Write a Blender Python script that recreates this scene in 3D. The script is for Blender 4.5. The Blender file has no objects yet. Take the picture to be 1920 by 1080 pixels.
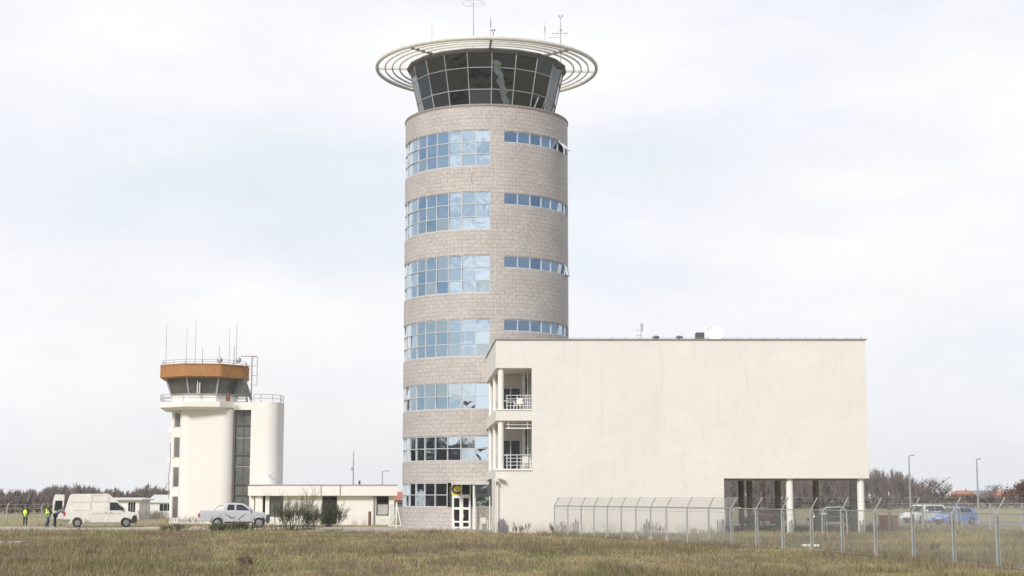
import bpy, bmesh, math, random
import numpy as np
from mathutils import Vector, Matrix
R_ = math.radians
PI = math.pi
S = bpy.context.scene
COL = S.collection

# ------------------------------------------------------------------ camera
EYE = 2.3; FPX = 2920.0; PITCH = math.atan(392/FPX)
cam_d = bpy.data.cameras.new('camera'); cam = bpy.data.objects.new('camera', cam_d); COL.objects.link(cam)
cam.location = (0, 0, EYE); cam.rotation_euler = (PI/2+PITCH, 0, 0)
cam_d.sensor_width = 36; cam_d.lens = 36*FPX/1920; cam_d.clip_end = 12000; cam_d.clip_start = .1
S.camera = cam
# ------------------------------------------------------------------ sky
SUN_EL = R_(38); SUN_AZ = R_(206)      # azimuth clockwise from +Y: behind the camera, a little left
w = bpy.data.worlds.new('World'); S.world = w; w.use_nodes = True
def build_world():
    nt = w.node_tree; N = nt.nodes; L = nt.links; N.clear()
    out = N.new('ShaderNodeOutputWorld'); bg = N.new('ShaderNodeBackground'); bg.inputs[1].default_value = 0.1
    sky = N.new('ShaderNodeTexSky'); sky.sky_type = 'NISHITA'; sky.sun_disc = False
    sky.sun_elevation = SUN_EL; sky.sun_rotation = SUN_AZ; sky.air_density = 1.2; sky.dust_density = .6; sky.ozone_density = 1.5
    tc = N.new('ShaderNodeTexCoord'); sep = N.new('ShaderNodeSeparateXYZ'); L.new(tc.outputs['Generated'], sep.inputs[0])
    def M(op, a, b=None, c=None, clamp=False):
        m = N.new('ShaderNodeMath'); m.operation = op; m.use_clamp = clamp
        for i, v in enumerate((a, b, c)):
            if v is None: continue
            if isinstance(v, (int, float)): m.inputs[i].default_value = v
            else: L.new(v, m.inputs[i])
        return m.outputs[0]
    def noise(scale, detail, rough, sz, off=0.0):
        mp = N.new('ShaderNodeMapping'); mp.inputs['Scale'].default_value = (1, 1, sz); mp.inputs['Location'].default_value = (off, off*2, off)
        mp.inputs['Rotation'].default_value = (0, R_(9), 0)
        L.new(tc.outputs['Generated'], mp.inputs[0])
        n = N.new('ShaderNodeTexNoise'); n.inputs['Scale'].default_value = scale; n.inputs['Detail'].default_value = detail
        n.inputs['Roughness'].default_value = rough; L.new(mp.outputs[0], n.inputs['Vector']); return n.outputs[0]
    n1 = noise(2.3, 7, .56, 3.6, 1.7); n2 = noise(7, 5, .55, 2.0, 4.1)
    mr = N.new('ShaderNodeMapRange'); mr.interpolation_type = 'SMOOTHSTEP'
    L.new(sep.outputs[1], mr.inputs[0]); mr.inputs[1].default_value = .35; mr.inputs[2].default_value = .88
    front = mr.outputs[0]
    dp = N.new('ShaderNodeVectorMath'); dp.operation = 'DOT_PRODUCT'; L.new(tc.outputs['Generated'], dp.inputs[0]); dp.inputs[1].default_value = (-.37, -.93, .0)
    m2 = N.new('ShaderNodeMapRange'); m2.interpolation_type = 'SMOOTHSTEP'; L.new(dp.outputs['Value'], m2.inputs[0]); m2.inputs[1].default_value = .74; m2.inputs[2].default_value = .95
    m3 = N.new('ShaderNodeMapRange'); m3.interpolation_type = 'SMOOTHSTEP'; L.new(n2, m3.inputs[0]); m3.inputs[1].default_value = .41; m3.inputs[2].default_value = .60
    patch = M('MULTIPLY', m2.outputs[0], M('ADD', M('MULTIPLY', m3.outputs[0], .72), .28))
    cov = M('MAXIMUM', M('MULTIPLY', front, .80), patch)
    cov = M('MAXIMUM', cov, .10)
    # high cloud everywhere near the zenith
    mz = N.new('ShaderNodeMapRange'); mz.interpolation_type = 'SMOOTHSTEP'; L.new(sep.outputs[2], mz.inputs[0]); mz.inputs[1].default_value = .42; mz.inputs[2].default_value = .7
    cov = M('MAXIMUM', cov, M('MULTIPLY', mz.outputs[0], .9))
    cov = M('ADD', cov, M('MULTIPLY', M('SUBTRACT', n1, .5), M('ADD', .9, M('MULTIPLY', front, 1.5))), clamp=True)
    # cloud brightness with soft streaks
    cb = M('ADD', 8.8, M('MULTIPLY', M('SUBTRACT', n2, .5), 1.9))
    cc = N.new('ShaderNodeCombineXYZ'); L.new(M('MULTIPLY', cb, .995), cc.inputs[0]); L.new(M('MULTIPLY', cb, .99), cc.inputs[1]); L.new(M('MULTIPLY', cb, 1.01), cc.inputs[2])
    # the clear sky between the clouds: the Nishita sky lifted by thin veil
    lift = N.new('ShaderNodeVectorMath'); lift.operation = 'MULTIPLY_ADD'; L.new(sky.outputs[0], lift.inputs[0]); lift.inputs[1].default_value = (.36, .34, .32); lift.inputs[2].default_value = (.75, 1.25, 2.1)
    # lighter clear sky in front (thin veil)
    lf = N.new('ShaderNodeMixRGB'); L.new(M('MULTIPLY', front, .75), lf.inputs[0]); L.new(lift.outputs[0], lf.inputs[1]); lf.inputs[2].default_value = (7.4, 8.25, 9.3, 1)
    mx = N.new('ShaderNodeMixRGB'); L.new(cov, mx.inputs[0]); L.new(lf.outputs[0], mx.inputs[1]); L.new(cc.outputs[0], mx.inputs[2])
    L.new(mx.outputs[0], bg.inputs[0]); L.new(bg.outputs[0], out.inputs[0])
build_world()
# ------------------------------------------------------------------ sun
sd = bpy.data.lights.new('sun', 'SUN'); sd.energy = 2.7; sd.angle = R_(14); sd.color = (1, .965, .91)
sun = bpy.data.objects.new('sun', sd); COL.objects.link(sun)
sv = Vector((math.sin(SUN_AZ)*math.cos(SUN_EL), math.cos(SUN_AZ)*math.cos(SUN_EL), math.sin(SUN_EL)))
sun.rotation_euler = sv.to_track_quat('Z', 'Y').to_euler(); sun.location = (0, -20, 60)
# ------------------------------------------------------------------ exposure
S.view_settings.view_transform = 'Standard'; S.view_settings.look = 'None'
S.view_settings.exposure = 0.2; S.view_settings.gamma = 1.0
S.render.engine = 'CYCLES'
S.cycles.transparent_max_bounces = 16; S.cycles.max_bounces = 6; S.cycles.volume_bounces = 3

# =================================================================== helpers
SP, CP = math.sin(PITCH), math.cos(PITCH)
def at(px, py, Y):
    """point of the place seen at photo pixel px, py at true distance Y"""
    u = (px-960)/FPX; v = (540-py)/FPX; t = Y/(CP-v*SP)
    return u*t, EYE+(SP+v*CP)*t
def zat(py, Y): return at(960, py, Y)[1]
def gY(py): return EYE*FPX*1.0/(py-932)     # distance of a ground point seen at row py

class MB:
    def __init__(s): s.v = []; s.f = []; s.m = []; s.uv = {}
    def add(s, vs, fs, mi=0, uvs=None):
        o = len(s.v); s.v += [tuple(p) for p in vs]
        for k, f in enumerate(fs):
            if uvs is not None: s.uv[len(s.f)] = [uvs[i] for i in f]
            s.f.append(tuple(i+o for i in f)); s.m.append(mi)
        return s
    def box(s, x0, x1, y0, y1, z0, z1, mi=0):
        v = [(x, y, z) for x in (x0, x1) for y in (y0, y1) for z in (z0, z1)]
        return s.add(v, [(0, 1, 3, 2), (4, 6, 7, 5), (0, 4, 5, 1), (2, 3, 7, 6), (0, 2, 6, 4), (1, 5, 7, 3)], mi)
    def obox(s, c, ux, uy, uz, hx, hy, hz, mi=0):
        c = Vector(c); ux = Vector(ux); uy = Vector(uy); uz = Vector(uz)
        v = [c+ux*hx*a+uy*hy*b+uz*hz*d for a in (-1, 1) for b in (-1, 1) for d in (-1, 1)]
        return s.add(v, [(0, 1, 3, 2), (4, 6, 7, 5), (0, 4, 5, 1), (2, 3, 7, 6), (0, 2, 6, 4), (1, 5, 7, 3)], mi)
    def bar(s, a, b, wx, wy=None, mi=0, up=(0, 0, 1)):
        a = Vector(a); b = Vector(b); wy = wx if wy is None else wy
        d = (b-a); L = d.length; d.normalize(); u = Vector(up)
        if abs(d.dot(u)) > .98: u = Vector((0, 1, 0))
        e = d.cross(u).normalized(); g = e.cross(d).normalized()
        return s.obox((a+b)/2, d, e, g, L/2, wx/2, wy/2, mi)
    def tube(s, a, b, r0, r1=None, n=10, mi=0, cap=True):
        r1 = r0 if r1 is None else r1
        a = Vector(a); b = Vector(b); d = (b-a).normalized(); u = Vector((0, 0, 1))
        if abs(d.dot(u)) > .98: u = Vector((0, 1, 0))
        e = d.cross(u).normalized(); g = e.cross(d).normalized()
        v = []
        for (p, r) in ((a, r0), (b, r1)):
            for i in range(n):
                t = 2*PI*i/n; v.append(p+e*math.cos(t)*r+g*math.sin(t)*r)
        f = [(i, (i+1) % n, n+(i+1) % n, n+i) for i in range(n)]
        if cap: f += [tuple(range(n-1, -1, -1)), tuple(range(n, 2*n))]
        return s.add(v, f, mi)
    def path(s, pts, r, n=8, mi=0):
        for a, b in zip(pts[:-1], pts[1:]): s.tube(a, b, r, n=n, mi=mi)
        return s
    def prism(s, poly, z0, z1, mi=0):
        """plan polygon (x,y) counter-clockwise, between z0 and z1"""
        n = len(poly); v = [(x, y, z0) for x, y in poly]+[(x, y, z1) for x, y in poly]
        f = [(i, (i+1) % n, n+(i+1) % n, n+i) for i in range(n)]+[tuple(range(n-1, -1, -1)), tuple(range(n, 2*n))]
        return s.add(v, f, mi)
    def frust(s, p0, z0, p1, z1, mi=0, caps=True):
        n = len(p0); v = [(x, y, z0) for x, y in p0]+[(x, y, z1) for x, y in p1]
        f = [(i, (i+1) % n, n+(i+1) % n, n+i) for i in range(n)]
        if caps: f += [tuple(range(n-1, -1, -1)), tuple(range(n, 2*n))]
        return s.add(v, f, mi)
    def lathe(s, prof, c=(0, 0, 0), n=24, mi=0):
        v = []; f = []
        for r, z in prof:
            for i in range(n): t = 2*PI*i/n; v.append((c[0]+r*math.cos(t), c[1]+r*math.sin(t), c[2]+z))
        for k in range(len(prof)-1):
            for i in range(n): f.append((k*n+i, k*n+(i+1) % n, (k+1)*n+(i+1) % n, (k+1)*n+i))
        return s.add(v, f, mi)
    def ring(s, c, Rr, r, n=96, m=8, mi=0, sz=1.0):
        v = []; f = []
        for i in range(n):
            t = 2*PI*i/n
            for j in range(m):
                q = 2*PI*(j+.5)/m; rr = Rr+r*math.cos(q); v.append((c[0]+rr*math.cos(t), c[1]+rr*math.sin(t), c[2]+r*sz*math.sin(q)))
        for i in range(n):
            for j in range(m): f.append((i*m+j, ((i+1) % n)*m+j, ((i+1) % n)*m+(j+1) % m, i*m+(j+1) % m))
        return s.add(v, f, mi)
    def ball(s, c, r, n=12, mi=0, sx=1, sy=1, sz=1):
        v = []; f = []; k = n//2
        for j in range(k+1):
            p = PI*j/k
            for i in range(n): t = 2*PI*i/n; v.append((c[0]+sx*r*math.sin(p)*math.cos(t), c[1]+sy*r*math.sin(p)*math.sin(t), c[2]-sz*r*math.cos(p)))
        for j in range(k):
            for i in range(n): f.append((j*n+i, j*n+(i+1) % n, (j+1)*n+(i+1) % n, (j+1)*n+i))
        return s.add(v, f, mi)
    def build(s, name, mats, parent=None, smooth=False, bevel=0, seg=2):
        me = bpy.data.meshes.new(name); me.from_pydata(s.v, [], s.f)
        if not isinstance(mats, (list, tuple)): mats = [mats]
        for m in mats: me.materials.append(m)
        me.polygons.foreach_set('material_index', s.m)
        if s.uv:
            ul = me.uv_layers.new(name='UVMap')
            for p in me.polygons:
                u = s.uv.get(p.index)
                if u:
                    for k, li in enumerate(p.loop_indices): ul.data[li].uv = u[k]
        bm = bmesh.new(); bm.from_mesh(me)
        if not s.uv: bmesh.ops.remove_doubles(bm, verts=bm.verts, dist=1e-5)
        bmesh.ops.recalc_face_normals(bm, faces=bm.faces) if not s.uv else None
        bm.to_mesh(me); bm.free()
        if smooth:
            me.polygons.foreach_set('use_smooth', [True]*len(me.polygons))
            try: me.set_sharp_from_angle(angle=R_(35))
            except Exception: pass
        o = bpy.data.objects.new(name, me); COL.objects.link(o)
        if parent is not None: o.parent = parent
        if bevel:
            b = o.modifiers.new('bevel', 'BEVEL'); b.width = bevel; b.segments = seg; b.limit_method = 'ANGLE'; b.angle_limit = R_(32)
        return o

def tag(o, label=None, cat=None, group=None, kind=None):
    if label: o['label'] = label
    if cat: o['category'] = cat
    if group: o['group'] = group
    if kind: o['kind'] = kind
    return o
def empty(name, loc=(0, 0, 0), rz=0, label=None, cat=None, group=None):
    o = bpy.data.objects.new(name, None); COL.objects.link(o); o.location = loc; o.rotation_euler = (0, 0, rz); o.empty_display_size = .3
    return tag(o, label, cat, group)
def kids(o): return [c for c in bpy.data.objects if c.parent is o]
def copy_tree(o, parent=None):
    ch = kids(o); c = o.copy(); COL.objects.link(c)
    if parent is not None: c.parent = parent
    for k in ch: copy_tree(k, c)
    return c

# holed wall: P(u, v, d) -> point, d = depth behind the face
def holed(mb, us, vs, hole, P, depth, mi=0, back=True, maxu=None, mr=None):
    mr = mi if mr is None else mr
    nu, nv = len(us)-1, len(vs)-1
    H = [[hole((us[i]+us[i+1])/2, (vs[j]+vs[j+1])/2) for j in range(nv)] for i in range(nu)]
    def quad(ps, uv, m): mb.add(ps, [(0, 1, 2, 3)], m, uv)
    for i in range(nu):
        a0, a1 = us[i], us[i+1]
        k = 1 if not maxu else max(1, int(math.ceil((a1-a0)/maxu)))
        for q in range(k):
            u0 = a0+(a1-a0)*q/k; u1 = a0+(a1-a0)*(q+1)/k
            for j in range(nv):
                v0, v1 = vs[j], vs[j+1]
                if not H[i][j]:
                    quad([P(u0, v0, 0), P(u1, v0, 0), P(u1, v1, 0), P(u0, v1, 0)], [(u0, v0), (u1, v0), (u1, v1), (u0, v1)], mi)
                    if back: quad([P(u0, v0, depth), P(u0, v1, depth), P(u1, v1, depth), P(u1, v0, depth)], [(u0, v0), (u0, v1), (u1, v1), (u1, v0)], mr)
                    if j == 0 or H[i][j-1]: quad([P(u0, v0, 0), P(u0, v0, depth), P(u1, v0, depth), P(u1, v0, 0)], [(u0, v0), (u0, v0+depth), (u1, v0+depth), (u1, v0)], mr)
                    if j == nv-1 or H[i][j+1]: quad([P(u0, v1, 0), P(u1, v1, 0), P(u1, v1, depth), P(u0, v1, depth)], [(u0, v1), (u1, v1), (u1, v1+depth), (u0, v1+depth)], mr)
                    if q == 0 and (i == 0 or H[i-1][j]): quad([P(u0, v0, 0), P(u0, v1, 0), P(u0, v1, depth), P(u0, v0, depth)], [(u0, v0), (u0, v1), (u0+depth, v1), (u0+depth, v0)], mr)
                    if q == k-1 and (i == nu-1 or H[i+1][j]): quad([P(u1, v0, 0), P(u1, v0, depth), P(u1, v1, depth), P(u1, v1, 0)], [(u1, v0), (u1+depth, v0), (u1+depth, v1), (u1, v1)], mr)

# ------------------------------------------------------------------ materials
def nmat(name):
    m = bpy.data.materials.new(name); m.use_nodes = True; nt = m.node_tree
    return m, nt, nt.nodes['Principled BSDF']
def mat(name, col, rough=.7, metal=0, var=.12, scale=1.5, bump=0, bscale=20, col2=None, scale2=None, spec=None, stretch=None):
    m, nt, b = nmat(name); N = nt.nodes; L = nt.links
    b.inputs['Roughness'].default_value = rough; b.inputs['Metallic'].default_value = metal
    if spec is not None: b.inputs['Specular IOR Level'].default_value = spec
    geo = N.new('ShaderNodeNewGeometry')
    vec = geo.outputs['Position']
    if stretch:
        mp = N.new('ShaderNodeMapping'); mp.inputs['Scale'].default_value = stretch; L.new(vec, mp.inputs[0]); vec = mp.outputs[0]
    n = N.new('ShaderNodeTexNoise'); n.inputs['Scale'].default_value = scale; n.inputs['Detail'].default_value = 6; n.inputs['Roughness'].default_value = .6
    L.new(vec, n.inputs['Vector'])
    r = N.new('ShaderNodeMapRange'); r.inputs[1].default_value = .3; r.inputs[2].default_value = .7; L.new(n.outputs[0], r.inputs[0])
    mx = N.new('ShaderNodeMixRGB'); L.new(r.outputs[0], mx.inputs[0])
    c2 = col2 if col2 else tuple(c*(1-var) for c in col); c1 = col if col2 else tuple(min(1, c*(1+var*.5)) for c in col)
    mx.inputs[1].default_value = (*c2, 1); mx.inputs[2].default_value = (*c1, 1)
    L.new(mx.outputs[0], b.inputs['Base Color'])
    if bump:
        n2 = N.new('ShaderNodeTexNoise'); n2.inputs['Scale'].default_value = bscale; n2.inputs['Detail'].default_value = 4; L.new(geo.outputs['Position'], n2.inputs['Vector'])
        bp = N.new('ShaderNodeBump'); bp.inputs['Strength'].default_value = bump; bp.inputs['Distance'].default_value = .02
        L.new(n2.outputs[0], bp.inputs['Height']); L.new(bp.outputs[0], b.inputs['Normal'])
    return m

def mat_render(name, col, stain, fine=.5, streak=True, low=True, patch=None):
    """rendered and painted wall: cloudy tone, vertical run-off streaks, small dirt specks, dirty foot"""
    m, nt, b = nmat(name); N = nt.nodes; L = nt.links; b.inputs['Roughness'].default_value = .85
    geo = N.new('ShaderNodeNewGeometry')
    def noise(sc, stretch, det=6, ro=.6):
        mp = N.new('ShaderNodeMapping'); mp.inputs['Scale'].default_value = stretch; L.new(geo.outputs['Position'], mp.inputs[0])
        n = N.new('ShaderNodeTexNoise'); n.inputs['Scale'].default_value = sc; n.inputs['Detail'].default_value = det; n.inputs['Roughness'].default_value = ro
        L.new(mp.outputs[0], n.inputs['Vector']); return n.outputs[0]
    def rng(v, a, b_, c, d):
        r = N.new('ShaderNodeMapRange'); r.inputs[1].default_value = a; r.inputs[2].default_value = b_; r.inputs[3].default_value = c; r.inputs[4].default_value = d; L.new(v, r.inputs[0]); return r.outputs[0]
    def mul(a, c):
        x = N.new('ShaderNodeMath'); x.operation = 'MULTIPLY'; L.new(a, x.inputs[0])
        if isinstance(c, float): x.inputs[1].default_value = c
        else: L.new(c, x.inputs[1])
        return x.outputs[0]
    cur = None
    def mix(fac, prev, c2):
        x = N.new('ShaderNodeMixRGB'); L.new(fac, x.inputs[0])
        if isinstance(prev, tuple): x.inputs[1].default_value = (*prev, 1)
        else: L.new(prev, x.inputs[1])
        x.inputs[2].default_value = (*c2, 1); return x.outputs[0]
    c = mix(rng(noise(.35, (1, 1, 1)), .35, .7, 0, .28*fine), col, stain)
    c = mix(rng(noise(3.2, (1, 1, .6), 9, .75), .5, .75, 0, .5*fine), c, stain)
    if streak: c = mix(rng(noise(3.0, (1.2, 1.2, .07), 5), .56, .8, 0, .55*fine), c, stain)
    c = mix(mul(rng(noise(9.0, (1, 1, 1.0), 3), .62, .74, 0, .6*fine), rng(noise(.5, (1, 1, 1.6), 2), .5, .62, 0, 1.)), c, tuple(x*.72 for x in stain))
    if low:
        sp = N.new('ShaderNodeSeparateXYZ'); L.new(geo.outputs['Position'], sp.inputs[0])
        c = mix(mul(rng(sp.outputs[2], 0, .9, .8, 0), rng(noise(1.8, (1, 1, .6)), .35, .65, .1, 1.)), c, (.36, .32, .27))
    L.new(c, b.inputs['Base Color'])
    bp = N.new('ShaderNodeBump'); bp.inputs['Strength'].default_value = .25; bp.inputs['Distance'].default_value = .02
    L.new(noise(14, (1, 1, 1)), bp.inputs['Height']); L.new(bp.outputs[0], b.inputs['Normal'])
    return m

def mat_stone(name):
    m, nt, b = nmat(name); N = nt.nodes; L = nt.links; b.inputs['Roughness'].default_value = .55
    uv = N.new('ShaderNodeUVMap'); uv.uv_map = 'UVMap'
    br = N.new('ShaderNodeTexBrick'); L.new(uv.outputs[0], br.inputs['Vector'])
    br.inputs['Scale'].default_value = 1; br.inputs['Brick Width'].default_value = .58; br.inputs['Row Height'].default_value = .29
    br.inputs['Mortar Size'].default_value = .011; br.inputs['Mortar Smooth'].default_value = .4; br.inputs['Bias'].default_value = 0
    br.inputs['Color1'].default_value = (.54, .49, .457, 1); br.inputs['Color2'].default_value = (.50, .455, .425, 1); br.inputs['Mortar'].default_value = (.28, .25, .23, 1)
    n = N.new('ShaderNodeTexNoise'); n.inputs['Scale'].default_value = 5; n.inputs['Detail'].default_value = 6; L.new(uv.outputs[0], n.inputs['Vector'])
    r = N.new('ShaderNodeMapRange'); L.new(n.outputs[0], r.inputs[0]); r.inputs[1].default_value = .3; r.inputs[2].default_value = .7; r.inputs[3].default_value = .84; r.inputs[4].default_value = 1.14
    n2 = N.new('ShaderNodeTexNoise'); n2.inputs['Scale'].default_value = .55; n2.inputs['Detail'].default_value = 3; L.new(uv.outputs[0], n2.inputs['Vector'])
    r2 = N.new('ShaderNodeMapRange'); L.new(n2.outputs[0], r2.inputs[0]); r2.inputs[1].default_value = .3; r2.inputs[2].default_value = .7; r2.inputs[3].default_value = .93; r2.inputs[4].default_value = 1.07
    mm = N.new('ShaderNodeMath'); mm.operation = 'MULTIPLY'; L.new(r.outputs[0], mm.inputs[0]); L.new(r2.outputs[0], mm.inputs[1])
    vm = N.new('ShaderNodeVectorMath'); vm.operation = 'SCALE'; L.new(br.outputs[0], vm.inputs[0]); L.new(mm.outputs[0], vm.inputs['Scale'])
    L.new(vm.outputs[0], b.inputs['Base Color'])
    bp = N.new('ShaderNodeBump'); bp.inputs['Strength'].default_value = .4; bp.inputs['Distance'].default_value = .012; bp.invert = True
    L.new(br.outputs['Fac'], bp.inputs['Height']); L.new(bp.outputs[0], b.inputs['Normal'])
    return m

def mat_mirror(name, col, wav=.013, scale=.9, rough=.03):
    """solar coated glass: tinted mirror over a dark room, wavy panes"""
    m, nt, b = nmat(name); N = nt.nodes; L = nt.links
    b.inputs['Base Color'].default_value = (*col, 1); b.inputs['Metallic'].default_value = 1; b.inputs['Roughness'].default_value = rough
    geo = N.new('ShaderNodeNewGeometry')
    n = N.new('ShaderNodeTexNoise'); n.inputs['Scale'].default_value = scale; n.inputs['Detail'].default_value = 1.5; n.inputs['Distortion'].default_value = .6; L.new(geo.outputs['Position'], n.inputs['Vector'])
    bp = N.new('ShaderNodeBump'); bp.inputs['Strength'].default_value = 1; bp.inputs['Distance'].default_value = wav
    L.new(n.outputs[0], bp.inputs['Height']); L.new(bp.outputs[0], b.inputs['Normal'])
    return m
def mat_glass(name, col=(.02, .024, .026), ior=1.55, rough=.04, wav=0):
    m, nt, b = nmat(name); b.inputs['Base Color'].default_value = (*col, 1); b.inputs['Roughness'].default_value = rough; b.inputs['IOR'].default_value = ior
    N = nt.nodes; L = nt.links
    geo = N.new('ShaderNodeNewGeometry'); n = N.new('ShaderNodeTexNoise'); n.inputs['Scale'].default_value = 1.1; n.inputs['Detail'].default_value = 2; L.new(geo.outputs['Position'], n.inputs['Vector'])
    mx = N.new('ShaderNodeMixRGB'); L.new(n.outputs[0], mx.inputs[0]); mx.inputs[1].default_value = (*[c*.5 for c in col], 1); mx.inputs[2].default_value = (*[c*1.6 for c in col], 1); L.new(mx.outputs[0], b.inputs['Base Color'])
    if wav:
        bp = N.new('ShaderNodeBump'); bp.inputs['Distance'].default_value = wav; L.new(n.outputs[0], bp.inputs['Height']); L.new(bp.outputs[0], b.inputs['Normal'])
    return m
def mat_cabglass(name):
    m, nt, b = nmat(name); N = nt.nodes; L = nt.links; b.inputs['Roughness'].default_value = .03; b.inputs['IOR'].default_value = 1.7
    uv = N.new('ShaderNodeUVMap'); uv.uv_map = 'UVMap'; wn = N.new('ShaderNodeTexWhiteNoise'); wn.noise_dimensions = '2D'; L.new(uv.outputs[0], wn.inputs['Vector'])
    r = N.new('ShaderNodeValToRGB'); L.new(wn.outputs['Value'], r.inputs[0]); e = r.color_ramp.elements; e[0].color = (.014, .017, .018, 1); e[1].color = (.06, .075, .095, 1)
    for p, c in ((.35, (.022, .028, .026)), (.6, (.012, .02, .042)), (.8, (.035, .043, .045))): q = e.new(p); q.color = (*c, 1)
    L.new(r.outputs[0], b.inputs['Base Color'])
    geo = N.new('ShaderNodeNewGeometry'); n = N.new('ShaderNodeTexNoise'); n.inputs['Scale'].default_value = 1.2; n.inputs['Detail'].default_value = 2; L.new(geo.outputs['Position'], n.inputs['Vector'])
    bp = N.new('ShaderNodeBump'); bp.inputs['Distance'].default_value = .02; L.new(n.outputs[0], bp.inputs['Height']); L.new(bp.outputs[0], b.inputs['Normal']); return m
def mat_mesh(name, pitch=.06, wire=.0035, col=(.5, .52, .52)):
    """woven wire mesh: real gaps in a diamond grid, read from the sheet's own UV in metres"""
    m, nt, b = nmat(name); N = nt.nodes; L = nt.links
    b.inputs['Base Color'].default_value = (*col, 1); b.inputs['Roughness'].default_value = .5; b.inputs['Metallic'].default_value = .3
    uv = N.new('ShaderNodeUVMap'); uv.uv_map = 'UVMap'; sp = N.new('ShaderNodeSeparateXYZ'); L.new(uv.outputs[0], sp.inputs[0])
    def M(op, a, c):
        x = N.new('ShaderNodeMath'); x.operation = op
        for i, q in enumerate((a, c)):
            if q is None: continue
            if isinstance(q, (int, float)): x.inputs[i].default_value = q
            else: L.new(q, x.inputs[i])
        return x.outputs[0]
    def line(e): return M('LESS_THAN', M('FRACT', M('DIVIDE', e, pitch), None), wire*1.41/pitch)
    a = line(M('ADD', M('ADD', sp.outputs[0], sp.outputs[1]), 50.)); c = line(M('ADD', M('SUBTRACT', sp.outputs[0], sp.outputs[1]), 50.))
    L.new(M('MAXIMUM', a, c), b.inputs['Alpha'])
    return m

MT = {}
MT['stone'] = mat_stone('granite_tiles')
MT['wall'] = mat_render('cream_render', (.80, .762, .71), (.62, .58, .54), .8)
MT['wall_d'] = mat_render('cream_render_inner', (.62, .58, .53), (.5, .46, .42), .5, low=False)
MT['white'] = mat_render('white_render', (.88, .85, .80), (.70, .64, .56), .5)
MT['stone_cap'] = mat('granite_cap', (.33, .29, .265), .6, var=.15, scale=4)
MT['mirror'] = mat_mirror('solar_glass', (.68, .80, .88))
MT['mirror_b'] = mat_mirror('solar_glass_blue', (.44, .53, .64), .006)
MT['cabglass'] = mat_cabglass('cab_glass')
MT['dglass'] = mat_glass('dark_glass', (.02, .024, .028), 1.5, .05, .004)
MT['gglass'] = mat_glass('grey_wired_glass', (.13, .14, .13), 1.5, .2)
MT['carglass'] = mat_glass('car_glass', (.03, .036, .04), 1.5, .03)
MT['alu'] = mat('white_aluminium', (.74, .74, .75), .4, var=.05)
MT['alu_m'] = mat('silver_aluminium', (.60, .61, .63), .45, var=.08)
MT['alu_g'] = mat('grey_aluminium', (.42, .43, .44), .4, var=.08)
MT['upvc'] = mat('white_plastic', (.88, .87, .82), .35, var=.04)
MT['steel_w'] = mat('white_painted_steel', (.74, .73, .70), .5, var=.14, scale=2.5, col2=(.6, .56, .5))
MT['steel_d'] = mat('dark_steel', (.09, .085, .085), .5, var=.2)
MT['galv'] = mat('galvanised_steel', (.44, .45, .46), .45, .35, var=.18, scale=3)
MT['galv_l'] = mat('pale_galvanised_steel', (.40, .405, .39), .6, .1, var=.18, scale=3)
MT['conc'] = mat('concrete', (.40, .36, .30), .9, var=.25, scale=1.2, bump=.3)
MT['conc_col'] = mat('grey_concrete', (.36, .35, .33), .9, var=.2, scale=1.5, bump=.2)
MT['orange'] = mat('orange_cladding', (.50, .245, .09), .65, var=.25, scale=2.2, stretch=(5, 5, .5))
MT['rust'] = mat('rusty_steel', (.22, .10, .06), .8, var=.3, scale=6)
MT['red'] = mat('red_paint', (.42, .05, .04), .5, var=.2)
MT['redbox'] = mat('faded_red_paint', (.50, .12, .11), .6, var=.2)
MT['black'] = mat('black_plastic', (.03, .03, .032), .6, var=.2)
MT['rubber'] = mat('rubber', (.035, .033, .032), .85, var=.3, scale=4)
MT['rim'] = mat('wheel_rim', (.42, .42, .42), .35, .6, var=.15)
MT['vanw'] = mat('white_van_paint', (.82, .80, .74), .3, var=.10, scale=1.2, col2=(.70, .66, .57))
MT['vanline'] = mat('panel_gap', (.42, .39, .34), .6)
MT['silver'] = mat('silver_car_paint', (.60, .60, .63), .28, .25, var=.06)
MT['carw'] = mat('white_car_paint', (.80, .80, .80), .3, var=.05)
MT['carb'] = mat('blue_car_paint', (.12, .22, .58), .3, var=.08)
MT['card'] = mat('dark_red_car_paint', (.10, .03, .03), .3, var=.1)
MT['tail'] = mat('red_lamp_glass', (.5, .03, .03), .3)
MT['headl'] = mat('clear_lamp_glass', (.62, .64, .66), .15)
MT['yellow'] = mat('sign_yellow', (.72, .58, .10), .5, var=.08)
MT['ink'] = mat('sign_black', (.03, .028, .02), .6)
MT['hivis'] = mat('hi_vis_yellow', (.72, .95, .05), .6, var=.1, scale=8)
MT['reflect'] = mat('reflective_tape', (.70, .74, .70), .3)
MT['jacket'] = mat('dark_jacket', (.03, .045, .03), .9, var=.3, scale=8)
MT['jeans'] = mat('blue_denim', (.06, .085, .16), .9, var=.3, scale=10)
MT['trous'] = mat('dark_trousers', (.055, .06, .05), .9, var=.3, scale=10)
MT['greycl'] = mat('grey_jacket', (.20, .19, .21), .9, var=.3, scale=8)
MT['navy'] = mat('navy_trousers', (.04, .05, .10), .9, var=.3, scale=8)
MT['skin'] = mat('skin', (.45, .27, .19), .6, var=.08)
MT['hair'] = mat('grey_hair', (.17, .15, .13), .9, var=.3, scale=30)
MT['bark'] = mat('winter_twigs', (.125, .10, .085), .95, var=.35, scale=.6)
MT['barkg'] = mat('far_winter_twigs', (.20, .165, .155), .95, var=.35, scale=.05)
MT['twig_g'] = mat('mossy_twigs', (.12, .115, .07), .95, var=.3, scale=2)
MT['twig_b'] = mat('brown_dry_stems', (.27, .205, .15), .95, var=.35, scale=2)
MT['twig_r'] = mat('reddish_dry_stems', (.20, .13, .10), .95, var=.3, scale=2)
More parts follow.
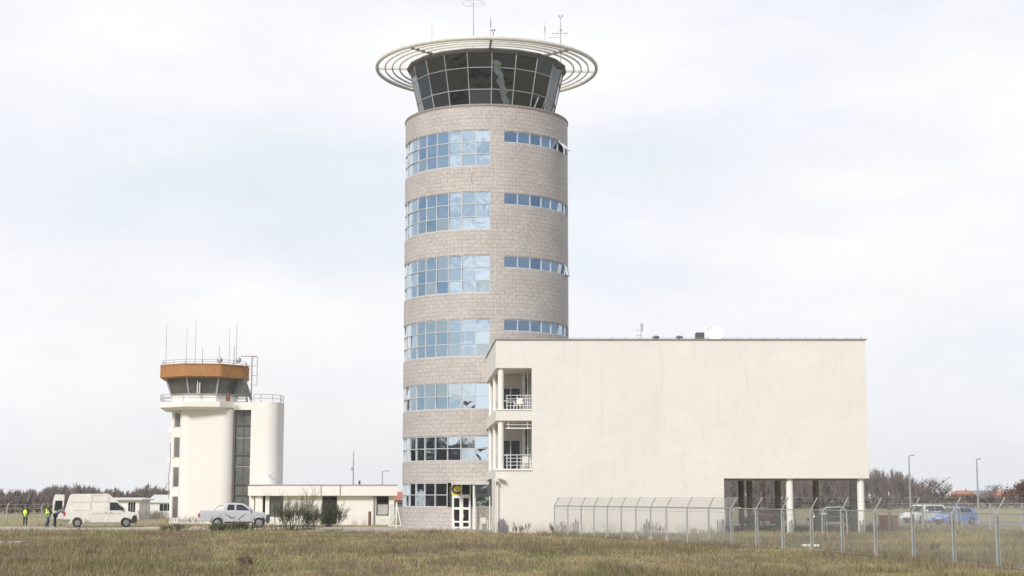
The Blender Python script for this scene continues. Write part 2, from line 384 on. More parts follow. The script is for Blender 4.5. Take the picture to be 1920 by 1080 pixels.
MT['leaf'] = mat('shrub_leaves', (.085, .10, .045), .9, var=.4, scale=3)
MT['leafg'] = mat('grey_green_leaves', (.17, .165, .10), .95, var=.4, scale=3)
MT['leafd'] = mat('rusty_leaves', (.16, .075, .04), .9, var=.4, scale=.4)
MT['tile'] = mat('red_roof_tiles', (.40, .15, .09), .8, var=.25, scale=1.5)
MT['brick'] = mat('orange_brick', (.48, .21, .13), .85, var=.15, scale=1)
MT['roofsheet'] = mat('pale_roof_sheet', (.60, .60, .58), .5, var=.12, scale=.8)
MT['dish'] = mat('cream_dish', (.90, .88, .81), .6, var=.05)
MT['tarp'] = mat('grey_plastic', (.5, .48, .46), .7, var=.2)
MT['mesh'] = mat_mesh('wire_mesh', .055, .0046, (.56, .55, .52))
MT['mesh_m'] = mat_mesh('close_wire_mesh', .05, .0070, (.56, .56, .54))
MT['mesh_d'] = mat_mesh('arm_wire_mesh', .05, .0065, (.42, .41, .38))
MT['asph'] = mat('asphalt', (.17, .165, .16), .9, var=.2, scale=.6)

# =================================================================== the ground
def vnoise(x, y, s, seed=0):
    x = np.asarray(x)/s+seed*17.3; y = np.asarray(y)/s+seed*9.1
    xi = np.floor(x).astype(int); yi = np.floor(y).astype(int); fx = x-xi; fy = y-yi
    fx = fx*fx*(3-2*fx); fy = fy*fy*(3-2*fy)
    def h(a, b):
        q = (a*374761393+b*668265263+seed*974711) & 0x7fffffff; q = ((q ^ (q >> 13))*1274126177) & 0x7fffffff
        return ((q ^ (q >> 16)) & 0xffff)/65535.0
    return (h(xi, yi)*(1-fx)+h(xi+1, yi)*fx)*(1-fy)+(h(xi, yi+1)*(1-fx)+h(xi+1, yi+1)*fx)*fy

def mat_field(name, blades=False):
    m, nt, b = nmat(name); N = nt.nodes; L = nt.links; b.inputs['Roughness'].default_value = .95; b.inputs['Specular IOR Level'].default_value = .1
    geo = N.new('ShaderNodeNewGeometry')
    def noise(sc, st=(1, 1, 0), det=5, ro=.6, off=0):
        mp = N.new('ShaderNodeMapping'); mp.inputs['Scale'].default_value = st; mp.inputs['Location'].default_value = (off, off, 0); L.new(geo.outputs['Position'], mp.inputs[0])
        n = N.new('ShaderNodeTexNoise'); n.inputs['Scale'].default_value = sc; n.inputs['Detail'].default_value = det; n.inputs['Roughness'].default_value = ro
        L.new(mp.outputs[0], n.inputs['Vector']); return n.outputs[0]
    def rng(v, a, b_, c=0, d=1):
        r = N.new('ShaderNodeMapRange'); r.inputs[1].default_value = a; r.inputs[2].default_value = b_; r.inputs[3].default_value = c; r.inputs[4].default_value = d; L.new(v, r.inputs[0]); return r.outputs[0]
    def mix(f, a, c):
        x = N.new('ShaderNodeMixRGB'); L.new(f, x.inputs[0])
        for i, q in ((1, a), (2, c)):
            if isinstance(q, tuple): x.inputs[i].default_value = (*q, 1)
            else: L.new(q, x.inputs[i])
        return x.outputs[0]
    straw = (.32, .265, .15); green = (.205, .20, .09); dead = (.235, .18, .125); pale = (.44, .38, .24)
    c = mix(rng(noise(.30, (1, .42, 0)), .45, .62), straw, green)
    c = mix(rng(noise(.24, (1, .30, 0), 5, .65, 31), .50, .62, 0, .85), c, dead)
    c = mix(rng(noise(2.4, (1, .8, 0), 6, .7, 7), .5, .75, 0, .6), c, pale)
    c = mix(rng(noise(4.0, (1, .8, 0), 6, .7, 17), .52, .8, 0, .6), c, (.10, .085, .05))
    if blades:
        oi = N.new('ShaderNodeAttribute'); oi.attribute_name = 'tone'
        c2 = N.new('ShaderNodeVectorMath'); c2.operation = 'SCALE'; L.new(c, c2.inputs[0]); L.new(oi.outputs['Fac'], c2.inputs['Scale']); c = c2.outputs[0]
    L.new(c, b.inputs['Base Color'])
    return m
MT['field'] = mat_field('field_ground'); MT['blades'] = mat_field('field_grass', True)

g = MB(); xs = [-1500, -600, -120, 0, 120, 600, 1500]; ys = [-500, -300, 0, 40, 80, 120, 200, 400, 900, 1700]
for i in range(len(xs)-1):
    for j in range(len(ys)-1): g.add([(xs[i], ys[j], 0), (xs[i+1], ys[j], 0), (xs[i+1], ys[j+1], 0), (xs[i], ys[j+1], 0)], [(0, 1, 2, 3)])
tag(g.build('ground', MT['field']), kind='structure')
def slab(name, poly, z0, z1, m, label=None): return tag(MB().prism(poly, z0, z1).build(name, m), kind='structure')
slab('path', [(-75, 105.2), (-30, 108.5), (-16, 110.6), (-14, 119.8), (-30, 121.5), (-75, 121.5)], -.3, .05, MT['conc'])
slab('pavement', [(-13.98, 105.5), (-8, 103.6), (-1.3, 103.6), (-1.3, 118), (-9, 118), (-13.98, 118.6)], -.3, .06, MT['conc'])
slab('road', [(14.5, 127), (120, 127), (120, 147), (14.5, 147)], -.3, .02, MT['asph'])

rng = np.random.default_rng(7)
def on_hard(x, y):
    a = (x < -14) & (y > 105.4+(x+75)*.073+.3*np.sin(x)) & (y < 121.5)
    b = (x >= -14) & (x < -1.2) & (y > 104.6)
    c = (x > -1.2) & (x < 12.9) & (y > 98.8)
    return a | b | c
def grass():
    n = 520000
    u = rng.random(n); Y = 41*np.exp(u*np.log(124/41.)); X = (rng.random(n)*2-1)*(.345*Y+3)
    patch = vnoise(X, Y, 2.2, 3)*.6+vnoise(X, Y, .7, 5)*.4
    weeds = vnoise(X, Y*.55, 4.0, 11)
    keep = ~on_hard(X, Y) & (rng.random(n) < .35+patch*.9)
    X, Y, patch, weeds = X[keep], Y[keep], patch[keep], weeds[keep]; n = len(X)
    h = (.05+.15*patch**1.6)*(0.6+.8*rng.random(n)); tall = (weeds > .58) & (vnoise(X, Y, 1.1, 21) > .45) & (rng.random(n) < .4)
    edge = (Y > 93) & (rng.random(n) < .12)
    h = np.where(tall, .16+.32*rng.random(n)**1.5, h); h = np.where(edge, np.maximum(h, .12+.22*rng.random(n)), h)
    wd = (.010+.018*rng.random(n))*(Y/60.)**.6; wd = np.where(tall | edge, wd*.8, wd)
    a = rng.random(n)*2*PI; lean = h*(.1+.6*rng.random(n)); la = rng.random(n)*2*PI
    dx, dy = np.cos(a)*wd, np.sin(a)*wd
    V = np.zeros((n, 3, 3), dtype=np.float32)
    V[:, 0, 0] = X-dx; V[:, 0, 1] = Y-dy; V[:, 1, 0] = X+dx; V[:, 1, 1] = Y+dy
    V[:, 2, 0] = X+np.cos(la)*lean; V[:, 2, 1] = Y+np.sin(la)*lean; V[:, 2, 2] = h
    V[:, :2, 2] = -.01
    me = bpy.data.meshes.new('grass'); me.vertices.add(n*3); me.vertices.foreach_set('co', V.ravel())
    me.loops.add(n*3); me.loops.foreach_set('vertex_index', np.arange(n*3, dtype=np.int32))
    me.polygons.add(n); me.polygons.foreach_set('loop_start', np.arange(0, n*3, 3, dtype=np.int32)); me.polygons.foreach_set('loop_total', np.full(n, 3, dtype=np.int32))
    me.update(calc_edges=True)
    at_ = me.attributes.new('tone', 'FLOAT', 'POINT'); t = .78+.62*rng.random(n); t = np.where(tall, t*.72, t); at_.data.foreach_set('value', np.repeat(t, 3).astype(np.float32))
    me.materials.append(MT['blades']); o = bpy.data.objects.new('grass', me); COL.objects.link(o)
    tag(o, 'rough winter grass, straw and green, covering the foreground field', 'grass', kind='stuff')
grass()

# ------------------------------------------------------------------ twigs
def segs_to_mesh(name, segs, m, parent=None, leaves=None, n=3, lm=None):
    """segs: rows of p0(3) p1(3) r0 r1"""
    A = np.array(segs, dtype=np.float64); k = len(A); d = A[:, 3:6]-A[:, 0:3]; L = np.linalg.norm(d, axis=1, keepdims=True)+1e-9; d /= L
    ref = np.where(np.abs(d[:, 2:3]) > .9, np.array([[1., 0, 0]]), np.array([[0, 0, 1.]])); e = np.cross(d, ref); e /= np.linalg.norm(e, axis=1, keepdims=True)+1e-9; gg = np.cross(e, d)
    V = np.zeros((k, 2*n, 3))
    for i in range(n):
        t = 2*PI*i/n; o = e*math.cos(t)+gg*math.sin(t)
        V[:, i] = A[:, 0:3]+o*A[:, 6:7]; V[:, n+i] = A[:, 3:6]+o*A[:, 7:8]
    base = (np.arange(k)*2*n)[:, None]
    F = np.concatenate([base+np.array([[i, (i+1) % n, n+(i+1) % n, n+i]]) for i in range(n)], axis=1).reshape(-1, 4)
    V = V.reshape(-1, 3)
    loops = F.ravel(); starts = np.arange(0, len(loops), 4); tot = np.full(len(starts), 4); mi = np.zeros(len(starts), dtype=np.int32)
    if leaves is not None and len(leaves):
        o = len(V); q = len(leaves); V = np.concatenate([V, leaves.reshape(-1, 3)]); loops = np.concatenate([loops, o+np.arange(q*3)])
        starts = np.concatenate([starts, F.size+np.arange(0, q*3, 3)]); tot = np.concatenate([tot, np.full(q, 3)]); mi = np.concatenate([mi, np.ones(q, dtype=np.int32)])
    me = bpy.data.meshes.new(name); me.vertices.add(len(V)); me.vertices.foreach_set('co', V.astype(np.float32).ravel())
    me.loops.add(len(loops)); me.loops.foreach_set('vertex_index', loops.astype(np.int32))
    me.polygons.add(len(starts)); me.polygons.foreach_set('loop_start', starts.astype(np.int32)); me.polygons.foreach_set('loop_total', tot.astype(np.int32))
    me.materials.append(m)
    if lm: me.materials.append(lm)
    me.polygons.foreach_set('material_index', mi); me.update(calc_edges=True)
    ob = bpy.data.objects.new(name, me); COL.objects.link(ob)
    if parent is not None: ob.parent = parent
    return ob
def grow(rnd, p, d, L, r, lev, out, kids_=(5, 5, 4), spread=.6, rmin=.012, up=.15):
    steps = 3; q = p.copy(); dd = d.copy(); pts = [q.copy()]
    for s in range(steps):
        dd = dd+np.array([rnd.uniform(-1, 1), rnd.uniform(-1, 1), rnd.uniform(-.4, 1)])*.16+np.array([0, 0, up*.3]); dd /= np.linalg.norm(dd)
        r0 = max(rmin, r*(1-.25*s)); r1 = max(rmin*.7, r*(1-.25*(s+1)))
        q2 = q+dd*L/steps; out.append([*q, *q2, r0, r1]); q = q2; pts.append(q.copy())
    if lev < len(kids_):
        for k in range(kids_[lev]):
            f = rnd.uniform(.3, 1.0); i = min(2, int(f*3)); b = pts[i]+(pts[i+1]-pts[i])*(f*3-i)
            nd = dd+np.array([rnd.gauss(0, 1), rnd.gauss(0, 1), rnd.gauss(.15, .5)])*spread; nd /= np.linalg.norm(nd)
            grow(rnd, b, nd, L*rnd.uniform(.45, .7), r*.5, lev+1, out, kids_, spread, rmin, up)
def tree_segs(seed, H, kids_=(8, 5, 4), rmin=.02, spread=.6, trunk=.5, up=.15):
    rnd = random.Random(seed); out = []
    grow(rnd, np.array([0., 0., -.05]), np.array([0., 0., 1.]), H*trunk*1.2, H*.022, 0, out, kids_, spread, rmin, up)
    A = np.array(out); z = A[:, 5].max(); A[:, :6] *= H/z; return A
def place(A, x, y, s=1., rz=0., sz=1.):
    B = A.copy(); c, t = math.cos(rz), math.sin(rz)
    for o in (0, 3):
        X = A[:, o]*c-A[:, o+1]*t; Y = A[:, o]*t+A[:, o+1]*c
        B[:, o] = X*s+x; B[:, o+1] = Y*s+y; B[:, o+2] = A[:, o+2]*s*sz
    return B

def weeds():
    rnd = random.Random(77); out = []
    for k in range(3600):
        Y = 42*math.exp(rnd.random()*math.log(104/42.)); X = rnd.uniform(-1, 1)*(.345*Y+2)
        if vnoise(np.array([X]), np.array([Y*.6]), 3.6, 31)[0] < .60 and rnd.random() > .04: continue
        if on_hard(np.array([X]), np.array([Y]))[0]: continue
        for q in range(rnd.randint(4, 9)):
            h = rnd.uniform(.12, .36); a = rnd.uniform(0, 6.28); l = rnd.uniform(.05, .5)*h; x0 = X+rnd.gauss(0, .08); y0 = Y+rnd.gauss(0, .08); x1 = x0+math.cos(a)*l; y1 = y0+math.sin(a)*l
            out.append([x0, y0, -.01, x1, y1, h, .006, .003])
            for j in range(3): f = rnd.uniform(.4, .9); out.append([x0+(x1-x0)*f, y0+(y1-y0)*f, h*f, x0+(x1-x0)*f+rnd.gauss(0, .05), y0+rnd.gauss(0, .05), h*f+rnd.uniform(.02, .1), .005, .003])
    o = segs_to_mesh('weeds', out, MT['twig_b']); tag(o, 'brown dead weed stalks in drifts across the foreground field', 'weeds', kind='stuff')
weeds()
# ------------------------------------------------------------------ far woods, hills
protos = [tree_segs(40+i, 8, (9, 5, 3), .035, .30, .70) for i in range(6)]
for P_ in protos:
    q_ = np.percentile(np.hypot(P_[:, 3], P_[:, 4]), 95); P_[:, [0, 1, 3, 4]] *= 1.5/q_
scrub = [tree_segs(60+i, 3, (9, 6), .03, .8, .5) for i in range(4)]
def wood(name, label, spots, m, protos=protos):
    rnd = random.Random(5); out = []
    for x, y, h in spots:
        P = rnd.choice(protos); H0 = P[:, 5].max(); out.append(place(P, x, y, h/H0, rnd.uniform(0, 6.28), rnd.uniform(.9, 1.1)))
    o = segs_to_mesh(name, np.concatenate(out), m); tag(o, label, 'woodland', kind='stuff'); return o
rnd = random.Random(3)
sp = []
# right wood: seen from px 1335 to 1770, thinning to the right
for k in range(460):
    Y = rnd.uniform(330, 470); px = rnd.uniform(1330, 1768); lim = 882 if px < 1690 else 882+(px-1690)*.62
    top = lim+rnd.uniform(-6, 20)+(px < 1400)*rnd.uniform(0, 12); x, z = at(px, top, Y); sp.append((x, Y, max(2.5, z)))
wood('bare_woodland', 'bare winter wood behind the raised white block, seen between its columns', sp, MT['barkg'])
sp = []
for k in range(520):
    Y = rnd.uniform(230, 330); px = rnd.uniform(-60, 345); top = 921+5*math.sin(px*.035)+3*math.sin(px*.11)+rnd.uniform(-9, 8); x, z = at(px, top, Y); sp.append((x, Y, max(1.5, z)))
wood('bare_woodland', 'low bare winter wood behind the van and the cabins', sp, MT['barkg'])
def hedge(name, label, pts, w0, h, m, seed, amp=.8, dens=26):
    """a long irregular thicket: lumpy body of its own depth plus twigs on top"""
    rnd = random.Random(seed); out = []; lv = []
    P = [Vector((a, b, 0)) for a, b in pts]
    for a, b in zip(P[:-1], P[1:]):
        n = int((b-a).length/1.1)+1
        for i in range(n):
            c = a.lerp(b, (i+rnd.random())/n); hh = h*rnd.uniform(.6, 1.1); T = rnd.choice(scrub)
            out.append(place(T, c.x+rnd.uniform(-w0, w0), c.y+rnd.uniform(-w0, w0), hh/3., rnd.uniform(0, 6.28)))
            for q in range(dens):
                z = rnd.uniform(0, hh*.85); p = np.array([c.x+rnd.gauss(0, w0*.8), c.y+rnd.gauss(0, w0*.8), z]); s = h*(.13 if dens < 50 else .05)
                lv.append([p+np.array([rnd.gauss(0, s), rnd.gauss(0, s), rnd.gauss(0, s)]) for _ in range(3)])
    if dens > 50:    # solid body of the added thickets, for an even dark reflection
        for a, b in zip(P[:-1], P[1:]):
            n = int((b-a).length/2.2)+1
            for i in range(n):
                c = a.lerp(b, (i+.5)/n); hh = h*rnd.uniform(.55, .8); q = MB().ball((c.x+rnd.uniform(-1, 1), c.y+rnd.uniform(-1, 1), hh*.42), hh*.55, 10, sx=.7, sy=.7, sz=1)
                for f in q.f: lv.append([np.array(q.v[f[0]]), np.array(q.v[f[1]]), np.array(q.v[f[2]])]); lv.append([np.array(q.v[f[0]]), np.array(q.v[f[2]]), np.array(q.v[f[3]])])
    o = segs_to_mesh(name, np.concatenate(out), m, leaves=np.array(lv), lm=MT['bark']); return tag(o, label, 'thicket', kind='stuff')
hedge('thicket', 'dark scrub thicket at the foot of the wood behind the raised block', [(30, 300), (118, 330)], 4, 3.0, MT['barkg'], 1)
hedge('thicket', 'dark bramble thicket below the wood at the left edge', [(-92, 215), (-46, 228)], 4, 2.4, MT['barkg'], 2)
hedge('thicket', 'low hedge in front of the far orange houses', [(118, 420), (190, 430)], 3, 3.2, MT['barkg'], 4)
# unseen woods added so the tower glass reflects dark (behind and left)
hedge('thicket', 'tall dark thicket added outside the view on the left, for the tower reflections', [(-100, 210), (-98, 40), (-115, -60)], 5, 12.5, MT['bark'], 9, dens=200)
hedge('thicket', 'dark unseen thicket added behind the viewer, for the tower reflections', [(-115, -60), (-60, -100), (40, -105), (140, -90)], 4, 8.5, MT['bark'], 10, dens=150)
# low far hills
def hills():
    mb = MB(); n = 160; v = []; f = []
    for i in range(n+1):
        x = -1200+2400*i/n; h = 13+5*math.sin(i*.21+2)+3*math.sin(i*.57+1)+2*math.sin(i*1.3)+9*math.exp(-((x-460)/110)**2)
        v += [(x, 1560, -1), (x, 1620, max(2, h)*.33), (x, 1690, -1)]
    for i in range(n): f += [(3*i, 3*i+3, 3*i+4, 3*i+1), (3*i+1, 3*i+4, 3*i+5, 3*i+2)]
    mb.add(v, f); tag(mb.build('hills', mat('far_hills', (.16, .18, .20), .95, var=.2, scale=.004), smooth=True), kind='structure')
hills()

# =================================================================== the big control tower
TC = (-1.965, 118.0); TR = 6.27; TF = TC[1]-TR
def cyl(a, r):     # a in degrees: 0 faces the camera, positive to the right
    q = R_(a); return TC[0]+r*math.sin(q), TC[1]-r*math.cos(q)
tower = empty('control_tower', (0, 0, 0), 0, 'tall round stone-clad control tower with blue window bands and ringed glass cab', 'control tower')
TOP = zat(197, TF+.03)
A0 = -6.2+9.6-9.6*12          # left end of the big bands
bands = [(242, 311, 3), (358, 430, 3), (477, 549, 3), (597, 668, 3), (717, 767, 2), (817, 864, 2), (905, 951, 2)]
BZ = [(zat(b, TF), zat(a, TF), n) for a, b, n in bands]
narrow = [(245, 267), (361, 383.5), (479.5, 502), (598, 620.5)]
NZ = [(zat(b, cyl(13, TR)[1]), zat(a, cyl(13, TR)[1])) for a, b in narrow]
AE = 3.4; NA0 = 12.8; NA1 = NA0+9.6*8
DA0, DA1 = -21.6, -8.4          # door opening
DZ = zat(928, TF)
us = sorted(set([A0, AE, NA0, NA1, -6.2+9.6*3, 180, -180, DA0, DA1])); us = [R_(u)*TR for u in us]
LOWE = -6.2+9.6*3
vs = sorted(set([0, TOP]+[z for b in BZ for z in b[:2]]+[z for b in NZ for z in b]+[.06, DZ]))
def hole(u, v):
    a = math.degrees(u/TR)
    for k, (z0, z1, n) in enumerate(BZ):
        if z0 < v < z1 and A0 < a < (AE if k < 4 else LOWE): return True
    for z0, z1 in NZ:
        if z0 < v < z1 and NA0 < a < NA1: return True
    if DA0 < a < DA1 and .06 < v < DZ: return True
    return False
def PC(u, v, d): q = u/TR; r = TR-d; return (TC[0]+r*math.sin(q), TC[1]-r*math.cos(q), v)
mb = MB(); holed(mb, us, vs, hole, PC, .32, maxu=R_(3)*TR, back=False)
wall = mb.build('wall', MT['stone'], tower)
# inner drum so that nothing is seen through, roof slab and dark coping
mb = MB(); mb.lathe([(TR-.34, 0), (TR-.34, TOP-.3), (0.01, TOP-.3)], (TC[0], TC[1], 0), 72); mb.build('inner_drum', MT['steel_d'], tower)
mb = MB(); mb.lathe([(TR-.32, TOP-.05), (TR+.05, TOP-.05), (TR+.05, TOP+.09), (TR-.36, TOP+.09), (TR-.36, TOP-.05)], (TC[0], TC[1], 0), 96); mb.build('coping', MT['stone_cap'], tower)
rr = random.Random(11)
def window_band(a0, a1, z0, z1, rows, m, tilt=.03, skip=None, openp=None):
    n = int(round((a1-a0)/9.6)); pan = MB(); fr = MB(); rp = TR-.10; hz = (z1-z0)/rows
    for i in range(n):
        b0 = a0+(a1-a0)*i/n; b1 = a0+(a1-a0)*(i+1)/n
        x0, y0 = cyl(b0, rp); x1, y1 = cyl(b1, rp)
        if skip and b0 >= skip[0]-.1 and b1 <= skip[1]+.1: continue
        nx, ny = math.sin(R_((b0+b1)/2)), -math.cos(R_((b0+b1)/2))
        for j in range(rows):
            if openp == (i, j): continue
            c0 = z0+hz*j; c1 = c0+hz; t = rr.gauss(0, tilt); s = rr.gauss(0, tilt*1.1)
            # each pane leans a few millimetres in its own way
            def q(x, y, z, k): return (x+nx*k, y+ny*k, z)
            k00 = -t-s; k10 = -t+s; k11 = t+s; k01 = t-s
            k = [v_*.5*hz for v_ in (k00, k10, k11, k01)]
            pan.add([q(x0, y0, c0, k[0]), q(x1, y1, c0, k[1]), q(x1, y1, c1, k[2]), q(x0, y0, c1, k[3])], [(0, 1, 2), (0, 2, 3)])
        # horizontal bars
        d = Vector((x1-x0, y1-y0, 0)); L = d.length; d.normalize(); nn = Vector((nx, ny, 0))
        for j in range(rows+1):
            wd = .045 if 0 < j < rows else .055
            zc = z0+hz*j; zc = min(max(zc, z0+.035), z1-.035)
            fr.obox(((x0+x1)/2+nx*.03, (y0+y1)/2+ny*.03, zc), d, nn, (0, 0, 1), L/2, .05, wd*.55)
    for i in range(n+1):
        b = a0+(a1-a0)*i/n; 
        if skip and skip[0]+.1 < b < skip[1]-.1: continue
        x, y = cyl(b, rp+.035); nn = Vector((math.sin(R_(b)), -math.cos(R_(b)), 0)); d = Vector((nn.y, -nn.x, 0))
        fr.obox((x, y, (z0+z1)/2), d, nn, (0, 0, 1), .029, .035, (z1-z0)/2-.002)
    p = pan.build('window', m, tower); fr.build('frame', MT['alu_m'], p); return p
for k, (z0, z1, n) in enumerate(BZ):
    e = AE if k < 4 else LOWE
    if k < 6: window_band(A0, e, z0, z1, n, MT['mirror'], tilt=.028 if k < 5 else .012)
    else: window_band(A0, -25.4, z0, z1, n, MT['mirror'], tilt=.006); window_band(-6.2, e, z0, z1, n, MT['mirror'], tilt=.006)
for k, (z0, z1) in enumerate(NZ):
    window_band(NA0, NA1, z0, z1, 1, MT['mirror_b'], tilt=.003, openp=(5, 0) if k == 0 else None)
# opened sashes on the right side
def sash(b0, z0, z1, out, name='open_sash'):
    x0, y0 = cyl(b0, TR-.02); x1, y1 = cyl(b0+9.4, TR-.02); mid = b0+4.7; nn = Vector((math.sin(R_(mid)), -math.cos(R_(mid)), 0))
    d = Vector((x1-x0, y1-y0, 0)); L = d.length; d.normalize(); top = Vector(((x0+x1)/2, (y0+y1)/2, z1-.03)); h = z1-z0-.05
    dirv = (nn*out-Vector((0, 0, 1))*math.sqrt(1-out*out)); pn = dirv.cross(d).normalized()
    mb = MB()
    for s in (-1, 1): mb.obox(top+d*s*(L/2-.035)+dirv*h/2, d, dirv, pn, .035, h/2, .03)
    for s in (.035, h-.035): mb.obox(top+dirv*s, d, dirv, pn, L/2-.07, .035, .03)
    o = mb.build(name, MT['alu'], tower)
    MB().obox(top+dirv*h/2, d, dirv, pn, L/2-.07, h/2-.07, .008).build('pane', MT['mirror_b'], o)
sash(NA0+9.6*5, NZ[0][0], NZ[0][1], .62); sash(NA0+9.6*6, NZ[2][0], NZ[2][1], .22)
# pale sealant in some of the vertical joints
sealm = mat('pale_sealant', (.66, .60, .52), .8)
for px, y0, y1 in ((851, 200, 214), (875, 204, 228), (898, 200, 240), (910, 205, 238), (929.5, 204, 242), (963, 206, 222), (876, 312, 332), (887, 312, 345), (899, 313, 330), (911, 324, 349), (930, 312, 334), (930, 336, 350), (887, 325, 352), (853, 433, 455), (876, 452, 474), (898, 434, 445), (911, 436, 470), (930, 467, 492), (941, 430, 440), (930, 500, 528), (900, 550, 561), (931, 560, 590), (943, 553, 575), (899, 672, 690), (911, 690, 712), (888, 768, 790), (889, 866, 880)):
    a = math.degrees(math.asin((px-911.5)/155.5)); x, y = cyl(a, TR+.004); nn = Vector((math.sin(R_(a)), -math.cos(R_(a)), 0)); d = Vector((-nn.y, nn.x, 0))
    za, zb = zat(y1, y), zat(y0, y); MB().obox((x, y, (za+zb)/2), d, nn, (0, 0, 1), .022, .006, (zb-za)/2).build('joint_sealant', sealm, tower)

# cab
CABR0, CABR1 = 5.02, 5.98; CZ0 = TOP-.02; V0 = 4.7
def ngon(r, off=V0, n=20): return [cyl(off+360/n*i, r) for i in range(n)]
CZ1 = zat(97, TC[1]-CABR1)
rows = [0, .355, .735, 1.0]
base_z = TOP-.3
def lerp2(a, b, t): return (a[0]+(b[0]-a[0])*t, a[1]+(b[1]-a[1])*t)
P0 = ngon(CABR0); P1 = ngon(CABR1)
mb = MB(); fr = MB()
for i in range(20):
    j = (i+1) % 20
    for r in range(3):
        t0, t1 = rows[r], rows[r+1]; k = rr.gauss(0, .012); k2 = rr.gauss(0, .012)
        q = [lerp2(P0[i], P1[i], t0), lerp2(P0[j], P1[j], t0), lerp2(P0[j], P1[j], t1), lerp2(P0[i], P1[i], t1)]
        z0 = CZ0+(CZ1-CZ0)*t0; z1 = CZ0+(CZ1-CZ0)*t1
        mx_ = (q[0][0]+q[1][0])/2-TC[0]; my_ = (q[0][1]+q[1][1])/2-TC[1]; l = math.hypot(mx_, my_); mx_ /= l; my_ /= l
        mb.add([(q[0][0]+mx_*k, q[0][1]+my_*k, z0), (q[1][0]+mx_*k2, q[1][1]+my_*k2, z0), (q[2][0]-mx_*k, q[2][1]-my_*k, z1), (q[3][0]-mx_*k2, q[3][1]-my_*k2, z1)], [(0, 1, 2), (0, 2, 3)], 0, [(i+.5, r+.5)]*4)
    a = Vector((*P0[i], CZ0)); b = Vector((*P1[i], CZ1)); fr.bar(a, b, .075, .09, up=(b.x-TC[0], b.y-TC[1], 0))
    for t in rows:
        z = CZ0+(CZ1-CZ0)*t; fr.bar((*lerp2(P0[i], P1[i], t), z), (*lerp2(P0[j], P1[j], t), z), .07, .06)
cg = mb.build('cab_window', MT['cabglass'], tower); fr.build('frame', MT['alu_g'], cg)
# the room inside the cab, seen as shade behind the glass is opaque glass; open sash low on the right
mb = MB(); p = Vector((*cyl(46, CABR0+.12), CZ0+.05)); nn = Vector((math.sin(R_(46)), -math.cos(R_(46)), 0)); d = Vector((-nn.y, nn.x, 0)).normalized()
dirv = (Vector((0, 0, 1))*.97+nn*.45+d*.12).normalized(); pn = dirv.cross(d).normalized()
mb.obox(p+dirv*.62+nn*.1, d, dirv, pn, .36, .6, .02); sh = mb.build('cab_sash', MT['dglass'], tower)
mb = MB(); [mb.obox(p+dirv*.62+nn*.1+d*s*.38, d, dirv, pn, .03, .62, .03) for s in (-1, 1)]; mb.build('frame', MT['alu'], sh)
fm = MB(); i0 = 0; rf = random.Random(4); nseg = 14
a0, b0, a1, b1 = [Vector((*P0[0], CZ0)), Vector((*P0[1], CZ0)), Vector((*P1[0], CZ1)), Vector((*P1[1], CZ1))]
nf = Vector((math.sin(R_(13.7)), -math.cos(R_(13.7)), 0)); vs_ = []
for k in range(nseg+1):
    t = .86-.84*k/nseg; c = .14+.62*k/nseg+.04*math.sin(k*1.7); wd = .15+.05*math.sin(k*2.3)-.05*(k in (0, nseg))
    for q in range(4): u = min(.97, max(.03, c-wd+2*wd*q/3)); p = (a0.lerp(b0, u)).lerp(a1.lerp(b1, u), t); vs_.append(p+nf*(.035+.03*rf.random()))
fm.add(vs_, [(k*4+q, k*4+q+1, k*4+q+5, k*4+q+4) for k in range(nseg) for q in range(3)]); fm.build('crumpled_film', mat_mirror('crumpled_film', (.34, .40, .50), .03, 5, .15), tower)
# roof of the cab
RB = zat(97, TC[1]-CABR1)
mb = MB(); pe = ngon(6.12); po = ngon(6.22)
mb.frust(pe, RB, po, RB+.16); mb.frust(po, RB+.16, po, RB+.24, caps=False)
roof = mb.build('roof', mat('cab_soffit', (.13, .13, .12), .7), tower)
mb = MB(); mb.prism(ngon(6.05), RB+.242, RB+.34); mb.lathe([(5.9, RB+.34), (4.4, RB+.52), (.01, RB+.62)], (TC[0], TC[1], 0), 40); mb.build('roof_deck', MT['steel_w'], roof)
RZ = zat(131, TC[1]); RO = 8.53
ringo = MB().ring((TC[0], TC[1], RZ), RO, .125, 128, 12, sz=1.35).build('outer_ring', MT['steel_w'], tower, smooth=True)
for q in (193, 179.5, 165.5): MB().ring((TC[0], TC[1], RZ-.02), RO*q/208.5, .055, 128, 8, sz=1.6).build('inner_ring', MT['steel_w'], tower, smooth=True)
for k in range(8):
    a = 3+45*k; n = R_(a); x0, y0 = cyl(a, 5.7); x1, y1 = cyl(a, RO-.05)
    mb = MB(); mb.bar((x0, y0, RZ-.02), (x1, y1, RZ), .12, .17); mb.build('spoke', MT['steel_w'] if k not in (0, 1, 7) else mat('dark_spoke', (.2, .17, .15), .8), tower)  # front spokes coloured darker than the rest
